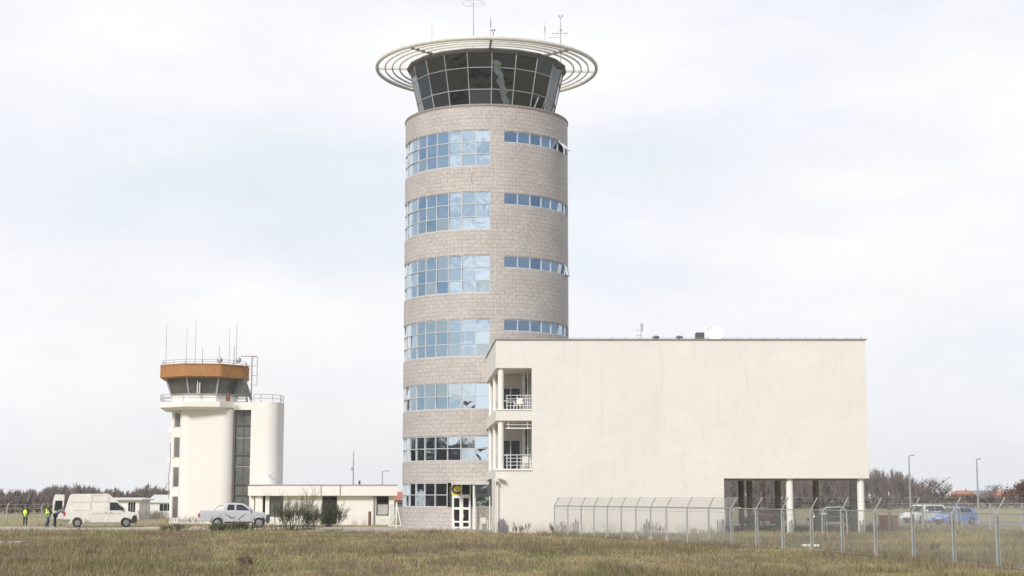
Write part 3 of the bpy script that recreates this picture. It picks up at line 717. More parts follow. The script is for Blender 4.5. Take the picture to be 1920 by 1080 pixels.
# antennas on the roof
def whip(px, ytip, Y, ybase, r=.025, parent=tower, m='galv', thick=None, z0=None):
    x, zt = at(px, ytip, Y); zb = zat(ybase, Y) if z0 is None else z0
    mb = MB(); mb.tube((x, Y, zb), (x, Y, zt), r*1.3, r*.6, 6)
    if thick: zz = zat(thick[0], Y); mb.tube((x, Y, zz), (x, Y, zat(thick[1], Y)), r*2.2, None, 8)
    return mb, x, zt
Ya = 118.
for (px, yt, Y, th) in ((810, 47, 116, None), (920, 30, 115, (38, 50)), (1021.5, 42, 116, (50, 60))):
    mb, x, z = whip(px, yt, Y, 90, .022, thick=th, z0=RZ+.1); mb.build('antenna', MT['galv'], tower)
mb, x, z = whip(888, 7, 116, 90, .04, z0=RZ+.1)
mb.ring((x, 116, z+.02), .86, .014, 40, 5); [mb.tube((x, 116, z), (x+.86*math.cos(t), 116+.86*math.sin(t), z+.02), .011, None, 5) for t in (0, 2.09, 4.19)]; mb.tube((x, 116, z), (x, 116, z+.5), .012, None, 5)
mb.build('ring_antenna', MT['galv'], tower)
mb, x, z = whip(1051, 32, 117, 90, .04, z0=RZ+.1)
for s in (-1, 1): mb.tube((x, 117, z-.08), (x+s*.12, 117, z+.02), .03, None, 6); mb.ball((x+s*.13, 117, z+.1), .07, 8)
zz = zat(63, 117); mb.tube((x-.7, 117, zz), (x+.55, 117, zz+.02), .02, None, 5); [mb.tube((x+q, 116.6, zz), (x+q, 117.4, zz), .014, None, 5) for q in (-.6, -.3, .3, .5)]
zz = zat(70, 117); mb.tube((x-.95, 117, zz), (x-.02, 117, zz), .018, None, 5); mb.tube((x, 117, zat(58, 117)), (x, 117, zat(55, 117)), .09, None, 8)
mb.build('antenna', MT['galv'], tower)
x, z = at(925, 57, 115); mb = MB(); mb.tube((x, 115, RZ), (x, 115, z-.1), .03, None, 6); mb.ball((x-.09, 115, z), .07, 8); mb.ball((x+.09, 115, z+.02), .07, 8); mb.build('obstruction_lamp', MT['steel_d'], tower)

# entrance: door, sign, canopy
def frame_on(a, r, x, z, w, h, t, dp, mbx):  # rectangle frame around (x,z) in the tangent plane at angle a
    pass
da = -15.0; nn = Vector((math.sin(R_(da)), -math.cos(R_(da)), 0)); dd = Vector((math.cos(R_(da)), math.sin(R_(da)), 0)); oc = Vector((*cyl(da, TR+.02), 0))
door = empty('door'); door.parent = tower; door.location = oc; door.rotation_euler = (0, 0, R_(da))
W2 = .69; DH = DZ-.02; mb = MB()
for s in (-1, 1): mb.box(s*W2-.05*(s > 0)-.0, s*W2+.05*(s < 0)+.0, -.06, .06, .06, DH)
for (xa, xb) in ((-W2+.05, -.045), (.045, W2-.05)):
    mb.box(xa, xa+.09, -.05, .05, .08, DH-.06); mb.box(xb-.09, xb, -.05, .05, .08, DH-.06)
    for (za, zb) in ((.08, .22), (.50, .62), (1.42, 1.58), (DH-.2, DH-.06)): mb.box(xa+.09, xb-.09, -.05, .05, za, zb)
mb.box(-.045, .045, -.07, .05, .06, DH-.06); mb.box(-W2+.05, W2-.05, -.055, .055, DH-.06, DH)
mb.build('door_frame', MT['upvc'], door)
mb = MB(); mb.box(-W2+.06, -.05, -.01, .01, .2, DH-.1); mb.box(.05, W2-.06, -.01, .01, .2, DH-.1); mb.build('pane', MT['dglass'], door)
mb = MB(); pts = [Vector((.09+.12*math.sin(PI*k/8), -.08-.03*math.sin(PI*k/8), .75+.42*k/8)) for k in range(9)]; mb.path(pts, .018, 6); mb.build('handle', MT['alu'], door)
# transom: sign plate and a dark pane
TZ = zat(907, TF)
mb = MB(); mb.box(-.73, -.02, -.05, -.02, DZ+.0, TZ-.02); sg = mb.build('sign_plate', MT['yellow'], tower); sg.location = oc; sg.rotation_euler = (0, 0, R_(da))
cu = bpy.data.curves.new('c', 'FONT'); cu.body = 'C'; cu.size = .98; cu.extrude = .006; cu.align_x = 'CENTER'; cu.offset = .03
to = bpy.data.objects.new('tmp', cu); COL.objects.link(to); me = bpy.data.meshes.new_from_object(to.evaluated_get(bpy.context.evaluated_depsgraph_get())); bpy.data.objects.remove(to)
me.name = 'letter'; me.materials.clear(); me.materials.append(MT['ink']); lo = bpy.data.objects.new('letter', me); COL.objects.link(lo); lo.parent = sg
lo.rotation_euler = (PI/2, 0, 0); lo.location = (-.39, -.056, DZ+.1)
mb = MB(); mb.box(.04, .62, -.02, 0, DZ+.03, TZ-.03); tp = mb.build('transom_window', MT['dglass'], tower); tp.location = oc; tp.rotation_euler = sg.rotation_euler
mb = MB(); mb.box(-.02, .04, -.06, .02, DZ+.0, TZ-.02); mb.box(.62, .70, -.06, .02, DZ, TZ-.02); mb.box(.04, .62, -.055, .02, DZ-.03, DZ+.03); mb.box(.04, .62, -.055, .02, TZ-.06, TZ-.02); mb.build('frame', MT['upvc'], tp)
# canopy
Yc = 110.2; x0, _ = at(846, 905, Yc); x1, _ = at(929, 905, Yc); z0 = zat(908.5, Yc); z1 = zat(902.5, Yc)
cn = MB(); cn.box(x0, x1, Yc, 112.9, z0, z1); cn = cn.build('canopy', MT['steel_w'], tower)
px, _ = at(888, 950, Yc+.15); MB().box(px-.06, px+.06, Yc+.1, Yc+.22, 0, z0-.002).build('canopy_post', MT['upvc'], cn)
px, _ = at(890.5, 950, 111.3); MB().box(px-.04, px+.04, 111.26, 111.34, 0, z0-.002).build('canopy_post', MT['upvc'], cn)
px, _ = at(851, 975, 111.4); MB().box(px-.05, px+.05, 111.3, 111.4, .06, .75).build('letter_box', MT['upvc'], tower)

# =================================================================== white raised office block
FY = 99.0; LX = -1.02; RX = 22.55; BY = 113.2
ZT = zat(637, FY); ZU = zat(897, FY); OZ = [zat(690, FY), zat(767, FY), zat(788.5, FY), zat(879, FY)]; OX = at(997, 730, FY)[0]; UX = at(1358, 940, FY)[0]
blk = empty('office_block', (0, 0, 0), 0, 'long cream rendered office block raised on round columns, with corner balconies', 'building')
def PF(u, v, d): return (u, FY+d, v)
holes = [(LX-.1, OX, OZ[1], OZ[0]), (LX-.1, OX, OZ[3], OZ[2]), (UX, RX+.1, -.1, ZU)]
us = [LX, OX, UX, RX]; vs = sorted([0, ZU, OZ[3], OZ[2], OZ[1], OZ[0], ZT])
mb = MB(); holed(mb, us, vs, lambda u, v: any(a < u < b and c < v < d for a, b, c, d in holes), PF, .35)
mb.build('front_wall', MT['wall'], blk)
def lx(Y): return LX-.064*(Y-FY)
# left side bands (slightly splayed plan)
def sideband(z0, z1, name, y1=111.9, y0=FY+.352, m='wall'):
    a = (lx(y0), y0); b = (lx(y1), y1); mb = MB(); mb.prism([a, (a[0]+.35, y0), (b[0]+.35, y1), b], z0, z1); return mb.build(name, MT[m], blk)
sideband(OZ[0], ZT, 'side_wall'); sideband(OZ[2], OZ[1], 'side_wall', 111.7); sideband(OZ[3]-.55, OZ[3], 'side_wall', 111.6)
sideband(0, OZ[3]-.553, 'side_wall', 104.0)
# right end, back, roof and floors
mb = MB(); mb.box(RX-.35, RX, FY+.352, BY, ZU, ZT); mb.build('end_wall', MT['wall'], blk)
mb = MB(); mb.box(6.0, RX-.352, BY-.35, BY, ZU, ZT); mb.build('back_wall', MT['wall'], blk)
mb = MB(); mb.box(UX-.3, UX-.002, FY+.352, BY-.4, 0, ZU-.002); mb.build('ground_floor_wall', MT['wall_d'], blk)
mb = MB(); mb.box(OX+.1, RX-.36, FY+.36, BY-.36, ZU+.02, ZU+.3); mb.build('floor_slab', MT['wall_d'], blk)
mb = MB(); mb.prism([(LX+.36, FY+.36), (RX-.36, FY+.36), (RX-.36, BY-.36), (6.2, BY-.36), (6.2, 111.), (lx(111)+.36, 111.)], ZT-.55, ZT-.35); mb.build('roof_slab', MT['conc_col'], blk)
for zt in (OZ[1], OZ[3]):
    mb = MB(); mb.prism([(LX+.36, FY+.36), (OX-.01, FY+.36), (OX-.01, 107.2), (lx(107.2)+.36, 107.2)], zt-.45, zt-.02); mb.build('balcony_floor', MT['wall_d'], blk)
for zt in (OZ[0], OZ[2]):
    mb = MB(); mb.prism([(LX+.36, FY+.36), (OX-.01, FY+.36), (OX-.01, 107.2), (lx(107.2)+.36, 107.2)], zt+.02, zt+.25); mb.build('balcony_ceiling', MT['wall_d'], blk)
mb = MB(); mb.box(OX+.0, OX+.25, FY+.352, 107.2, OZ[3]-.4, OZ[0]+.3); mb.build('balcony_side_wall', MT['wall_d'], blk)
# glazed wall at the back of the balconies
for (z0, z1) in ((OZ[3], OZ[2]), (OZ[1], OZ[0])):
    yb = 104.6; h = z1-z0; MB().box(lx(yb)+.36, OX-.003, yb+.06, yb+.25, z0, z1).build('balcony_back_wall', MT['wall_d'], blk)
    for xa_, xb_, zt_ in ((-.75, .56, z0+h*.66), (.86, OX-.05, z1-.1)):
        o = MB().box(xa_, xb_, yb, yb+.05, z0+.05, zt_).build('window', MT['dglass'], blk)
        f_ = MB(); n_ = 2 if xb_ < .6 else 1
        for k in range(n_+1): x = xa_+(xb_-xa_)*k/n_; f_.box(x-.035, x+.035, yb-.05, yb-.002, z0+.02, zt_+.03)
        for z in (z0+.06, z0+(zt_-z0)*.5, zt_): f_.box(xa_+.036, xb_-.036, yb-.045, yb-.004, z-.03, z+.03)
        f_.build('frame', MT['alu'], o)
    for x, y, r in ((.74, 101.7, .06), (1.02, 101.2, .045)): MB().box(x-r, x+r, y-r, y+r, z0, z1-.02).build('balcony_post', MT['alu'], blk)
# round columns at the corner and along the open side
for z0, z1 in ((OZ[3], OZ[2]), (OZ[1], OZ[0])):
    for (y, r, off) in ((FY+.30, .19, .33), (105.4, .17, .30), (110.2, .17, .26)):
        MB().tube((lx(y)+off, y, z0), (lx(y)+off, y, z1), r, None, 24).build('column', MT['white'], blk, smooth=True)
# railings
for z0 in (OZ[3], OZ[1]):
    mb = MB(); y = FY+.18; xa = LX+.62; xb = OX-.02
    for k in range(4): mb.tube((xa, y, z0+.22+.22*k), (xb, y, z0+.22+.22*k), .022, None, 6)
    for x in (xa+.08, (xa+xb)/2-.1, xb-.35, xb-.1): mb.box(x-.025, x+.025, y+.024, y+.07, z0, z0+.92)
    for k in range(4): mb.tube((lx(100)+.3, 100, z0+.22+.22*k), (lx(105)+.3, 105, z0+.22+.22*k), .022, None, 6)
    mb.build('railing', MT['alu'], blk)
mb = MB(); x = OX; mb.box(LX+.62, OX-.05, FY+.1, FY+.16, OZ[2]-.28, OZ[2]-.24); mb.box(LX+.62, OX-.05, FY+.1, FY+.16, OZ[2]-.52, OZ[2]-.44); [mb.box(q, q+.05, FY+.165, FY+.2, OZ[2]-.5, OZ[2]-.01) for q in (-.25, .95)]; mb.build('awning_rail', MT['alu'], blk)
# sills below the openings
mb = MB(); mb.box(LX-.06, OX+.02, FY-.07, FY-.003, OZ[3]-.1, OZ[3]-.02); mb.build('sill', MT['white'], blk)
mb = MB(); mb.box(LX-.06, OX+.02, FY-.05, FY-.003, OZ[1]-.08, OZ[1]-.02); mb.build('sill', MT['white'], blk)
# coping with clips
mb = MB(); mb.box(LX-.08, RX+.12, FY-.09, FY+.45, ZT+.002, ZT+.055); mb.box(RX-.4, RX+.12, FY+.452, BY+.05, ZT+.002, ZT+.055)
mb.prism([(LX-.08, FY+.452), (LX+.4, FY+.452), (lx(111.9)+.4, 111.9), (lx(111.9)-.08, 111.9)], ZT+.002, ZT+.055)
cp = mb.build('roof_coping', mat('zinc_coping', (.38, .35, .34), .5, .2), blk)
mb = MB(); [mb.box(x-.03, x+.03, FY-.02, FY+.04, ZT+.057, ZT+.13) for x in np.arange(LX+.3, RX, .885)]; mb.tube((LX+.2, FY+.01, ZT+.135), (RX-.1, FY+.01, ZT+.135), .008, None, 4); mb.build('lightning_rod', MT['galv'], cp)
# columns below
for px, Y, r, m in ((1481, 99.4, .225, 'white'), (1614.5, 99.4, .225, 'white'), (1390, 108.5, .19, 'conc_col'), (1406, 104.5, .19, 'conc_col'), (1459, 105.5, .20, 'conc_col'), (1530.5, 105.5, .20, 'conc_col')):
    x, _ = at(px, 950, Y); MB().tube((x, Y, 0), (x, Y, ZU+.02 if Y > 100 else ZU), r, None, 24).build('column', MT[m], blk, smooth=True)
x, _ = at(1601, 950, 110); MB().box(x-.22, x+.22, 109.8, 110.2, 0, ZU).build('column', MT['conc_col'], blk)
MB().box(UX+.005, RX-.36, FY+.36, FY+.62, ZU-.14, ZU+.015).build('edge_beam', MT['conc_col'], blk)
# rooftop pieces
def roofthing(px, Y): return at(px, 630, Y)[0]
x = roofthing(1202, 101); z = ZT; mb = MB(); mb.tube((x, 101, ZT-.35), (x, 101, zat(605, 101)), .028, .02, 6); mb.tube((x+.08, 101, zat(621, 101)), (x+.08, 101, zat(607, 101)), .04, None, 6)
for y in (619, 629): mb.tube((x-.3, 101, zat(y, 101)), (x, 101, zat(y, 101)), .014, None, 5); mb.tube((x-.25, 101, zat(y, 101)-.08), (x-.25, 101, zat(y, 101)+.1), .012, None, 5)
mb.build('antenna', MT['galv'], blk)
for px in (1230, 1274):
    x = roofthing(px, 101.5); mb = MB(); mb.lathe([(.12, ZT-.35), (.12, ZT+.34), (.25, ZT+.36), (.24, ZT+.44), (.1, ZT+.51), (.01, ZT+.52)], (x, 101.5, 0), 16); mb.build('roof_vent', MT['steel_d'], blk, smooth=True)
x = roofthing(1312, 102); mb = MB(); mb.box(x-.27, x+.27, 101.7, 102.4, ZT+.02, zat(624, 102)); o = mb.build('ventilation_unit', MT['steel_d'], blk, bevel=.03)
for q in (-.17, .17): MB().box(x+q-.03, x+q+.03, 101.8, 101.9, ZT-.36, ZT+.018).build('foot', MT['steel_d'], o)
mb = MB(); mb.path([Vector((x-.28, 102, ZT+.25)), Vector((x-.42, 102, ZT+.3)), Vector((x-.5, 102, ZT+.22)), Vector((x-.5, 102, ZT-.35))], .06, 8); mb.build('duct', MT['steel_d'], o)
x, z = at(1338, 628, 103); mb = MB(); mb.lathe([(.01, 0), (.3, .05), (.48, .14), (.6, .26), (.58, .27), (.45, .16), (.01, .03)], (0, 0, 0), 28); o = mb.build('satellite_dish', MT['dish'], blk, smooth=True); o.location = (x, 103, z); o.rotation_euler = (R_(62), 0, R_(8))
mb = MB(); mb.tube((0, 0, -.02), (0, -.35, -.5), .03, None, 6); mb.tube((0, 0, .02), (0, 0, .45), .01, None, 5); mb.build('mount', MT['galv'], o)
# lamp and downpipe at the left corner
mb = MB(); x, _ = at(933.5, 950, 98.9); mb.tube((x, 98.9, 0), (x, 98.9, zat(903, 98.9)), .055, None, 10); mb.path([Vector((x-.1, 98.85, zat(903, 98.9)-.6)), Vector((x-.1, 98.85, .1))], .02, 6); mb.build('downpipe', MT['wall'], blk)
mb = MB(); z = zat(898, 98.9); mb.box(x-.22, x+.02, 98.6, 98.9, z-.18, z-.1); mb.obox((x+.22, 98.75, z+.02), (.93, 0, -.3), (0, 1, 0), (.3, 0, .93), .25, .16, .03); mb.ball((x-.12, 98.7, z-.05), .1, 8); mb.build('floodlight', MT['steel_w'], blk)

# =================================================================== old control tower
OC = (at(385, 700, 140)[0], 140.0)
def ocy(a, r): q = R_(a); return OC[0]+r*math.sin(q), OC[1]-r*math.cos(q)
def octa(r, off=7.4-22.5): return [ocy(off+45*i, r) for i in range(8)]
old = empty('old_control_tower', (0, 0, 0), 0, 'old white control tower with orange roof band and slanted cab windows', 'control tower')
OF = OC[1]-3.9
def rrect(x0, x1, y0, y1, r, n=10, corners=(1, 1, 1, 1)):
    pts = []
    for (cx, cy, a0, on) in ((x1-r, y0+r, -90, corners[1]), (x1-r, y1-r, 0, corners[2]), (x0+r, y1-r, 90, corners[3]), (x0+r, y0+r, 180, corners[0])):
        if on:
            for k in range(n+1): t = R_(a0+90*k/n); pts.append((cx+r*math.cos(t), cy+r*math.sin(t)))
        else:
            t = a0; pts.append((x1 if a0 in (-90, 0) else x0, y0 if a0 in (-90, 180) else y1))
    return pts
ZB0 = zat(767, OF); ZB1 = zat(752.5, OF)
xa = at(332, 860, 137.3)[0]; xb = at(437, 860, 137.3)[0]; xc = at(470, 860, 137.3)[0]; xd = at(532.5, 860, 140.4)[0]
MB().prism(rrect(xa, xb, 137.2, 143.4, 1.1), 0, ZB0+.05).build('stair_wing', MT['white'], old, smooth=True)
MB().prism(rrect(xc, xd, 137.0, 141.0, 1.15, corners=(0, 1, 1, 0)), 0, ZB1-.002).build('lift_wing', MT['white'], old, smooth=True)
# glazed slot
gl = MB(); gl.box(xb-.4, xc+.01, 137.9, 138.0, 0, ZB0); gl = gl.build('stair_window', MT['gglass'], old)
mb = MB(); levels = [796, 817, 852, 871, 907, 927]
for k, py in enumerate(levels): z = zat(py, 137.8); mb.box(xb-.02, xc-.02, 137.78, 137.9, z-.09, z+.09 if k % 2 == 0 else z+.02)
mb.box(xb-.04, xb+.06, 137.7, 137.9, 0, ZB0-.01); mb.box(xc-.1, xc-.02, 137.7, 137.9, 0, ZB0-.01); mb.box((xb+xc)/2-.02, (xb+xc)/2+.03, 137.84, 137.9, 0, ZB0-.01)
mb.build('frame', mat('brown_steel', (.12, .10, .085), .6), gl)
for py in (817, 871): MB().box(xb+.08, xc-.12, 137.86, 137.9, zat(py, 137.8)-.22, zat(py, 137.8)-.04).build('torn_blind', MT['tarp'], gl)
# left flank with stacked openings and air conditioners
xe = at(322, 860, 139)[0]
mb = MB(); mb.box(xe, xa+.3, 138.6, 142.8, 0, ZB0-.002); mb.build('side_wing', MT['white'], old)
for (y0, y1) in ((775, 800), (820, 857), (876, 912), (931, 970)):
    z0, z1 = zat(y1, 138.6), zat(y0, 138.6); o = MB().box(xe+.33, xa-.10, 138.56, 138.598, z0, z1).build('window', mat_glass('flank_glass', (.16, .145, .145)), old)
    MB().box(xe+.16, xe+.265, 138.5, 138.595, z0-.05, z1+.05).build('frame', MT['alu'], o)
for y in (806, 862, 914):
    z = zat(y, 139); mb = MB(); mb.box(xe-.38, xe-.01, 139, 139.7, z-.2, z+.25); mb.box(xe-.42, xe-.01, 138.96, 139.74, z-.26, z-.205); mb.build('air_conditioner', MT['upvc'], old)
mb = MB(); mb.path([Vector((xe-.15, 138.8, zat(935, 139))), Vector((xe-.2, 138.8, zat(895, 139))), Vector((xe-.08, 138.8, zat(875, 139))), Vector((xe-.1, 138.8, zat(830, 139)))], .04, 6); mb.build('cable', MT['galv'], old)
# gallery slab
mb = MB(); mb.frust(octa(3.75), ZB0, octa(4.12), ZB0+.22); mb.frust(octa(4.12), ZB0+.22, octa(4.12), ZB1); mb.build('gallery', MT['white'], old)
MB().box(xb, xc-.002, 137.3, 139.5, ZB0+.002, ZB1-.01).build('gallery_link', MT['white'], old)
# cab base wall, glass, roof band
ZC0 = zat(740, OF+.9); ZC1 = zat(702.5, OF+.5)
MB().frust(octa(3.1), ZB1, octa(3.1), ZC0).build('cab_wall', MT['white'], old)
mb = MB(); p0 = octa(3.08); p1 = octa(3.68); mb.frust(p0, ZC0+.002, p1, ZC1-.002); cgl = mb.build('cab_window', mat_glass('old_cab_glass', (.10, .10, .085), 1.5, .12), old)
mb = MB()
for i in range(8):
    a = Vector((*p0[i], ZC0)); b = Vector((*p1[i], ZC1)); mb.bar(a, b, .13, .12, up=(b.x-OC[0], b.y-OC[1], 0)); mb.bar(a, (*p0[(i+1) % 8], ZC0), .1, .1)
mb.build('frame', MT['alu_g'], cgl)
mb = MB(); x0 = at(369, 722, 136.6)[0]; mb.box(x0, x0+.08, 136.7, 136.76, zat(738, 136.7), zat(714, 136.7)); mb.box(x0+.2, x0+.27, 136.7, 136.76, zat(738, 136.7), zat(717, 136.7)); mb.build('lamp_tube', MT['upvc'], old)
ZF0 = zat(704, OF); ZF1 = zat(682, OF)
ob_ = MB(); ob_.frust(octa(4.02), ZF0-.12, octa(4.12), ZF0); ob_.frust(octa(4.12), ZF0+.002, octa(4.12), ZF1)
fb = ob_.build('roof_band', MT['orange'], old)
mb = MB(); P8 = octa(4.13)
for i in range(8):
    a = Vector((*P8[i], 0)); b = Vector((*P8[(i+1) % 8], 0)); n = 22
    for k in range(n): c = a.lerp(b, (k+.5)/n); mb.bar((c.x, c.y, ZF0+.03), (c.x, c.y, ZF1-.03), .05, .03, up=(c.x-OC[0], c.y-OC[1], 0))
    mb.bar((a.x, a.y, ZF1), (b.x, b.y, ZF1), .1, .08); mb.bar((a.x, a.y, ZF0), (b.x, b.y, ZF0), .08, .06)
mb.build('cladding_ribs', MT['orange'], fb)
# sloped back brace on the right
mb = MB(); q4 = [at(447, 708, 138.6), at(456.5, 708, 138.6), at(469, 744, 138.6), at(438, 744, 138.6)]; mb.add([(x, 138.6, z) for x, z in q4]+[(x, 138.75, z) for x, z in q4], [(0, 1, 2, 3), (7, 6, 5, 4), (0, 4, 5, 1), (1, 5, 6, 2), (2, 6, 7, 3), (3, 7, 4, 0)]); mb.build('rear_window', mat_glass('rear_cab_glass', (.09, .10, .08), 1.5, .15), old)
mb = MB(); a = at(457, 707, 138.5); b = at(470, 745, 138.5); mb.bar((a[0], 138.5, a[1]), (b[0]+.05, 138.5, b[1]-.2), .22, .22); mb.build('sloped_strut', MT['steel_d'], old)
mb = MB(); x0 = at(427, 740, 136)[0]; mb.box(x0-.16, x0+.18, 135.95, 136.2, ZB1+.01, ZB1+.68); mb.build('cabinet', MT['rust'], old)
def rail(pts, z0, h, name, n=2, sp_=1.6, r=.028, parent=old, m='galv'):
    mb = MB()
    for a, b in zip(pts[:-1], pts[1:]):
        a = Vector((*a, z0)); b = Vector((*b, z0))
        for k in range(n): zz = Vector((0, 0, h*(k+1)/n)); mb.tube(a+zz, b+zz, r, None, 5)
        q = max(1, int(round((b-a).length/sp_)))
        for k in range(q): c = a.lerp(b, k/q); mb.tube(c, c+Vector((0, 0, h)), r*1.1, None, 5)
    c = Vector((*pts[-1], z0)); mb.tube(c, c+Vector((0, 0, h)), r*1.1, None, 5); return mb.build(name, MT[m], parent)
P = octa(4.05); rail(P+[P[0]], ZB1, .68, 'railing')
rail([(xc+.2, 137.1), (xd-1.65, 137.1), (xd-.7, 137.45), (xd-.12, 138.4), (xd-.06, 139.8), (xd-.4, 140.8)], ZB1, .68, 'railing')
P = octa(3.95); rail(P+[P[0]], ZF1, .42, 'roof_railing', r=.02)
# ladder frame to the right of the cab
mb = MB(); y = 139; xs2 = [at(472, 700, y)[0], at(482, 700, y)[0]]
mb.tube((xs2[0], y, ZB1), (xs2[0], y, zat(669, y)), .06, None, 6); mb.tube((xs2[1], y, zat(722, y)), (xs2[1], y, zat(669, y)), .03, None, 6)
for py in (669, 686, 704, 722): mb.tube((xs2[0], y, zat(py, y)), (xs2[1], y, zat(py, y)), .03, None, 6)
mb.tube((at(452, 669, y)[0], y, zat(668, y)), (xs2[1], y, zat(668, y)), .05, None, 6); mb.tube((at(464, 669, y)[0], y, zat(686, y)), (xs2[0], y, zat(686, y)), .05, None, 6)
mb.build('ladder', MT['galv_l'], old)
for px, yt, Y, r in ((313, 608, 138, .022), (351, 614, 140, .022), (368, 600, 139, .022), (380, 651, 138, .03), (412, 648, 138, .03), (431, 614, 141, .022), (439.5, 648, 138, .035), (444.5, 605, 140, .026)):
    x, z = at(px, yt, Y); MB().tube((x, Y, ZF1-.1), (x, Y, z), r*1.2, r*.7, 6).build('antenna', MT['galv'], old)
for px in (412, 447): x, z = at(px, 675, 137.5); MB().ball((x, 137.5, z), .27, 12, sy=.6).build('loudspeaker', MT['galv'], old, smooth=True)
x, z = at(507, 890, 136.95); mb = MB(); mb.path([Vector((x-.2, 136.9, z+.05)), Vector((x, 136.88, z-.12)), Vector((x+.22, 136.9, z+.1))], .04, 6); mb.build('wall_bracket', MT['galv'], old)

# =================================================================== low annexe
AN = empty('annexe', (0, 0, 0), 0, 'low flat-roofed white annexe between the two towers', 'building')
AY = 131.0
ax0 = at(493, 920, AY)[0]; ax1 = at(745, 920, AY)[0]; azt = zat(910, AY); azb = zat(929.5, AY)
axl = at(463.5, 920, 132.2)[0]
mb = MB(); mb.prism([(ax0, AY), (ax1, AY), (ax1*1.07, AY+8), (axl, AY+8), (axl, AY+1.6)], azb, azt); mb.build('roof_fascia', MT['white'], AN)
mb = MB(); mb.prism([(ax0-.05, AY-.05), (ax1+.05, AY-.05), (ax1*1.07+.05, AY+8.05), (axl-.05, AY+8.05), (axl-.05, AY+1.55)], azt+.002, azt+.07); mb.build('roof_edge', MT['galv'], AN)
mb = MB(); [mb.box(at(px, 920, AY)[0]-.04, at(px, 920, AY)[0]+.04, AY-.03, AY-.002, azb-.02, azt) for px in (602, 638)]; mb.box(at(602, 920, AY)[0], at(638, 920, AY)[0], AY-.015, AY-.002, azb, azb+.02); mb.build('rain_joint', MT['conc_col'], AN)
WY = AY+.45
def awin(px, y): return at(px, y, WY)[0]
W = dict(w1=(awin(505, 950), awin(531, 950), zat(969, WY), azb-.03), d=(awin(604, 950), awin(632, 950), .05, azb-.03), w2=(awin(705.5, 950), awin(729, 950), zat(967, WY), azb-.03))
usx = sorted([awin(499, 950)]+[x for v in W.values() for x in v[:2]]+[awin(739, 950)]); vz = sorted(set([0.]+[v[2] for v in W.values()]+[azb-.03, azb-.004]))
mb = MB(); holed(mb, usx, vz, lambda u, v: any(a < u < b and c < v < d for a, b, c, d in W.values()), lambda u, v, d: (u, WY+d, v), .3)
mb.build('wall', MT['white'], AN)
mb = MB(); mb.prism([(awin(739, 950)-.3, WY+.302), (awin(739, 950), WY+.302), (awin(739, 950)*1.06, AY+7.5), (awin(739, 950)*1.06-.3, AY+7.5)], 0, azb-.004); mb.box(axl+.4, ax1*1.07-.4, AY+7.2, AY+7.5, 0, azb-.004); mb.build('back_wall', MT['white'], AN)
for k, (a, b, c, d) in W.items():
    gy = WY+.16
    if k == 'd':
        o = MB().box(a+.08, b-.08, gy, gy+.03, .12, d-.08).build('door', MT['dglass'], AN)
        mb = MB(); mb.box(a, a+.08, gy-.04, gy+.05, c, d); mb.box(b-.08, b, gy-.04, gy+.05, c, d); mb.box(a+.08, b-.08, gy-.04, gy+.05, d-.08, d); mb.box(a+.08, b-.08, gy-.03, gy-.002, 1.95, 2.02); mb.build('frame', mat('brown_frame', (.10, .06, .05), .5), o)
    else:
        o = MB().box(a+.07, b-.07, gy, gy+.03, c+.07, d-.07).build('window', MT['gglass'] if k == 'w1' else MT['dglass'], AN)
        mb = MB(); mb.box(a, a+.07, gy-.04, gy+.05, c, d); mb.box(b-.07, b, gy-.04, gy+.05, c, d); mb.box(a+.07, b-.07, gy-.04, gy+.05, d-.07, d); mb.box(a+.07, b-.07, gy-.04, gy+.05, c, c+.07)
        if k == 'w2': mb.box(a+.07, b-.07, gy-.03, gy-.002, zat(945, WY)-.03, zat(945, WY)+.03)
        mb.build('frame', mat('green_frame', (.06, .075, .065), .5), o)
        if k == 'w2': MB().box(a+.1, b-.1, gy-.012, gy-.003, c+.1, zat(945, WY)-.04).build('blind', MT['tarp'], o); 
mb = MB()
for px in (469, 480.5, 488, 501):
    x = at(px, 955, AY+.6)[0]; yy = AY+.6+max(0, (490-px))*.05; mb = MB(); mb.box(x-.17, x+.17, yy, yy+.3, 0, azb-.003); mb.build('pillar', MT['white'], AN)
MB().box(axl+.3, awin(499, 950)-.02, AY+3.0, AY+3.2, 0, azb-.004).build('porch_dark_panel', MT['dglass'], AN)  # dark panel behind the pillars fills the gaps between them
x = awin(701.5, 950); MB().tube((x, WY-.08, 0), (x, WY-.08, azb-.01), .07, None, 8).build('downpipe', MT['conc_col'], AN)
x, z = at(674, 901, 133); MB().tube((x, 133, azt), (x, 133, z), .09, None, 8).build('chimney', MT['steel_d'], AN)
x = at(693.3, 960, 129)[0]; z = zat(960, 129); mb = MB(); mb.tube((x, 129, 0), (x, 129, z), .12, None, 12); mb.tube((x, 129, z), (x, 129, z+.06), .15, .05, 12); tag(mb.build('bollard', MT['rust'], smooth=True), 'rust-red standpipe post in front of the annexe wall', 'bollard')
# leaning gate between annexe and tower
gt = empty('metal_gate', (0, 0, 0), 0, 'white tubular metal gate frame between annexe and round tower', 'gate')
mb = MB(); y = 121; a = at(743, 982, y); b = at(743.5, 942, y); c = at(752.5, 981, y); mb.tube((a[0], y, 0), (b[0], y, b[1]), .06, None, 6); mb.tube((b[0], y, b[1]), (c[0], y, .05), .05, None, 6); mb.tube((a[0]-.6, y, .1), (c[0], y, .1), .04, None, 6); mb.tube((a[0]-.55, y, .1), (a[0], y, 1.0), .035, None, 6); mb.build('frame', MT['upvc'], gt)
mb = MB(); x0 = a[0]-.5; mb.add([(x0, y+.05, .1), (x0+1.2, y+.05, .1), (x0+1.2, y+.05, 1.75), (x0, y+.05, 1.75)], [(0, 1, 2, 3)], 0, [(0, 0), (1.2, 0), (1.2, 1.65), (0, 1.65)]); mb.build('wire_panel', MT['mesh_d'], gt)

